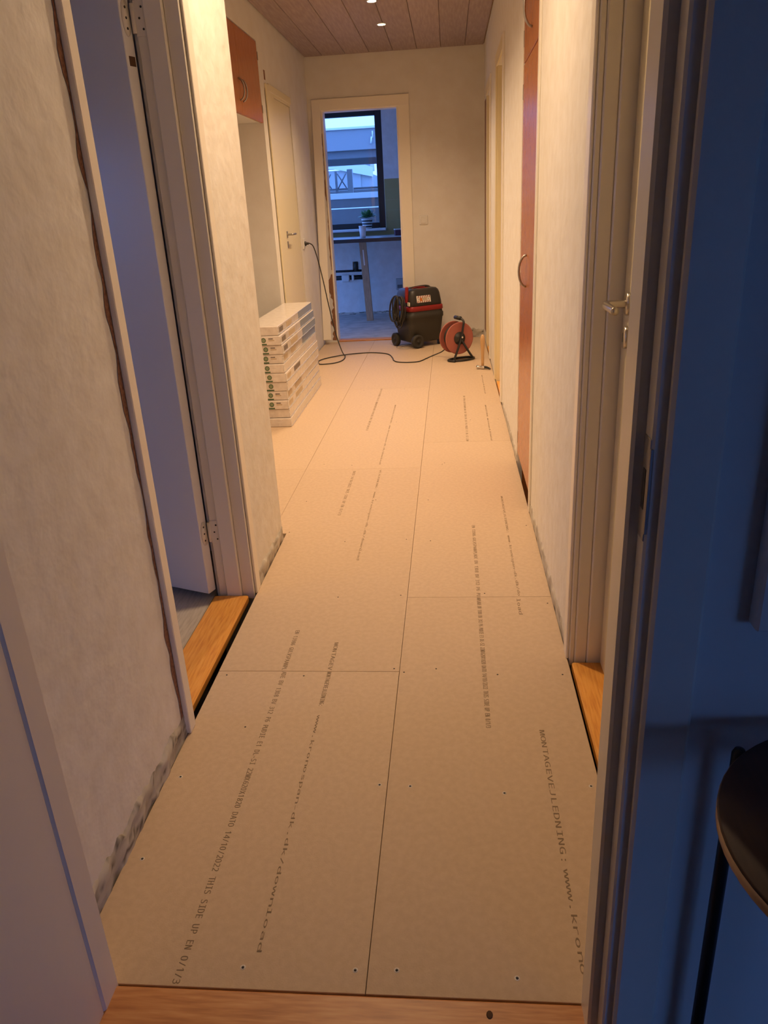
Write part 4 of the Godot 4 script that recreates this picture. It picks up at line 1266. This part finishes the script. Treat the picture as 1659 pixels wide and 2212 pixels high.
func build_hammer() -> void:
	var h := thing("hammer", "claw hammer standing on its head with wooden handle upright", "hammer", Vector3(0.247, 0.0, -6.12), deg_to_rad(-20))
	var st := mb(true)
	lathe(st, [Vector2(0.0, 0.028), Vector2(0.011, 0.028), Vector2(0.012, 0.06), Vector2(0.0125, 0.12), Vector2(0.015, 0.17), Vector2(0.0185, 0.215), Vector2(0.0185, 0.24), Vector2(0.014, 0.265), Vector2(0.006, 0.275), Vector2(0.0, 0.276)], 18)
	obj("handle", st, M.wood_handle, h)
	st = mb(true)
	lathe(st, [Vector2(0, -0.050), Vector2(0.013, -0.050), Vector2(0.015, -0.046), Vector2(0.015, -0.034), Vector2(0.010, -0.026), Vector2(0.010, -0.016), Vector2(0.015, -0.012), Vector2(0.015, 0.012), Vector2(0.011, 0.018), Vector2(0.0, 0.018)], 18, along(Vector3(0, 0.016, 0), Vector3(1, 0, 0)))
	obj("head", st, M.chrome, h)
	st = mb()
	for s in [-1.0, 1.0]:
		var a0 := Vector3(0.014, 0.010, s * 0.002)
		var rings := []
		for k in 6:
			var t := k / 5.0
			var c := Vector3(0.014 + 0.052 * t, 0.018 - 0.016 * t * t, s * (0.006 + 0.006 * t))
			var hw := 0.005 - 0.002 * t
			var hh := 0.009 - 0.0075 * t
			rings.append(PackedVector3Array([c + Vector3(0, -hh, -hw), c + Vector3(0, -hh, hw), c + Vector3(0, hh, hw), c + Vector3(0, hh, -hw)]))
		skin(st, rings)
	obj("claw", st, M.black_steel, h)

func build_cord() -> void:
	var c := thing("extension_cord", "thin black extension cord from wall socket across floor to reel", "cord", Vector3(-0.966, 0.0, -6.894))
	var o := Vector3(-0.966, 0.0, -6.894)
	var f := [[-1.225, 0.985, -6.925], [-1.212, 0.984, -6.925], [-1.185, 0.955, -6.93], [-1.160, 0.85, -6.95], [-1.13, 0.66, -6.98], [-1.10, 0.42, -7.02], [-1.06, 0.18, -7.04], [-1.005, 0.03, -6.98], [-0.966, 0.006, -6.88], [-0.962, 0.005, -6.70], [-1.012, 0.005, -6.579], [-1.108, 0.005, -6.535], [-1.157, 0.005, -6.564], [-1.177, 0.005, -6.70], [-1.111, 0.005, -6.832], [-0.973, 0.011, -6.918], [-0.833, 0.005, -7.005], [-0.704, 0.005, -7.003], [-0.577, 0.005, -6.91], [-0.522, 0.005, -6.723], [-0.506, 0.005, -6.614], [-0.468, 0.005, -6.524], [-0.378, 0.005, -6.488], [-0.28, 0.005, -6.511], [-0.216, 0.005, -6.645], [-0.167, 0.006, -6.75], [-0.08, 0.05, -6.70], [-0.03, 0.11, -6.63]]
	var pts := f.map(func(q): return Vector3(q[0], q[1], q[2]) - o)
	var st := mb(true)
	tube(st, curve(pts, 6), 0.0048, 7)
	obj("cable", st, M.dark_rubber, c)
	st = mb(true)
	lathe(st, [Vector2(0.0, 0.0), Vector2(0.020, 0.0), Vector2(0.020, 0.010), Vector2(0.011, 0.016), Vector2(0.009, 0.034), Vector2(0.0, 0.036)], 18, along(Vector3(-1.2572, 0.985, -6.925) - o, Vector3(1, 0, 0)))
	obj("plug", st, M.black_plastic, c)

func build_stool() -> void:
	var s := thing("round_stool", "round stool with dark walnut seat and black steel legs", "stool", Vector3(0.440, 0.0, -0.594))
	var st := mb(true)
	lathe(st, [Vector2(0.0, 0.640), Vector2(0.172, 0.640), Vector2(0.178, 0.645), Vector2(0.178, 0.657)], 64)
	obj("seat_rim", st, M.pale_wood, s)
	st = mb(true)
	lathe(st, [Vector2(0.0, 0.6565), Vector2(0.1778, 0.6572), Vector2(0.176, 0.6605), Vector2(0.0, 0.661)], 64)
	obj("seat", st, M.walnut, s)
	for p in [Vector3(-0.104, 0, -0.170), Vector3(0.11, 0, -0.165), Vector3(0.12, 0, 0.15), Vector3(-0.115, 0, 0.16)]:
		st = mb(true)
		var up := 0.637 if p.z < -0.16 else 0.62
		lathe(st, [Vector2(0.0, 0.0), Vector2(0.0085, 0.0), Vector2(0.0085, up - 0.008), Vector2(0.006, up - 0.002), Vector2(0.0, up)], 14, Transform3D(Basis.IDENTITY, Vector3(p.x, 0, p.z)))
		obj("leg", st, M.black_steel, s)
	st = mb(true)
	tube(st, [Vector3(0.0, 0.625, 0.0), Vector3(-0.104, 0.60, -0.170)], 0.007, 8)
	tube(st, [Vector3(0.0, 0.625, 0.0), Vector3(0.11, 0.60, -0.165)], 0.007, 8)
	tube(st, [Vector3(0.0, 0.625, 0.0), Vector3(0.12, 0.61, 0.15)], 0.007, 8)
	tube(st, [Vector3(0.0, 0.625, 0.0), Vector3(-0.115, 0.61, 0.16)], 0.007, 8)
	obj("seat_brace", st, M.black_steel, s)
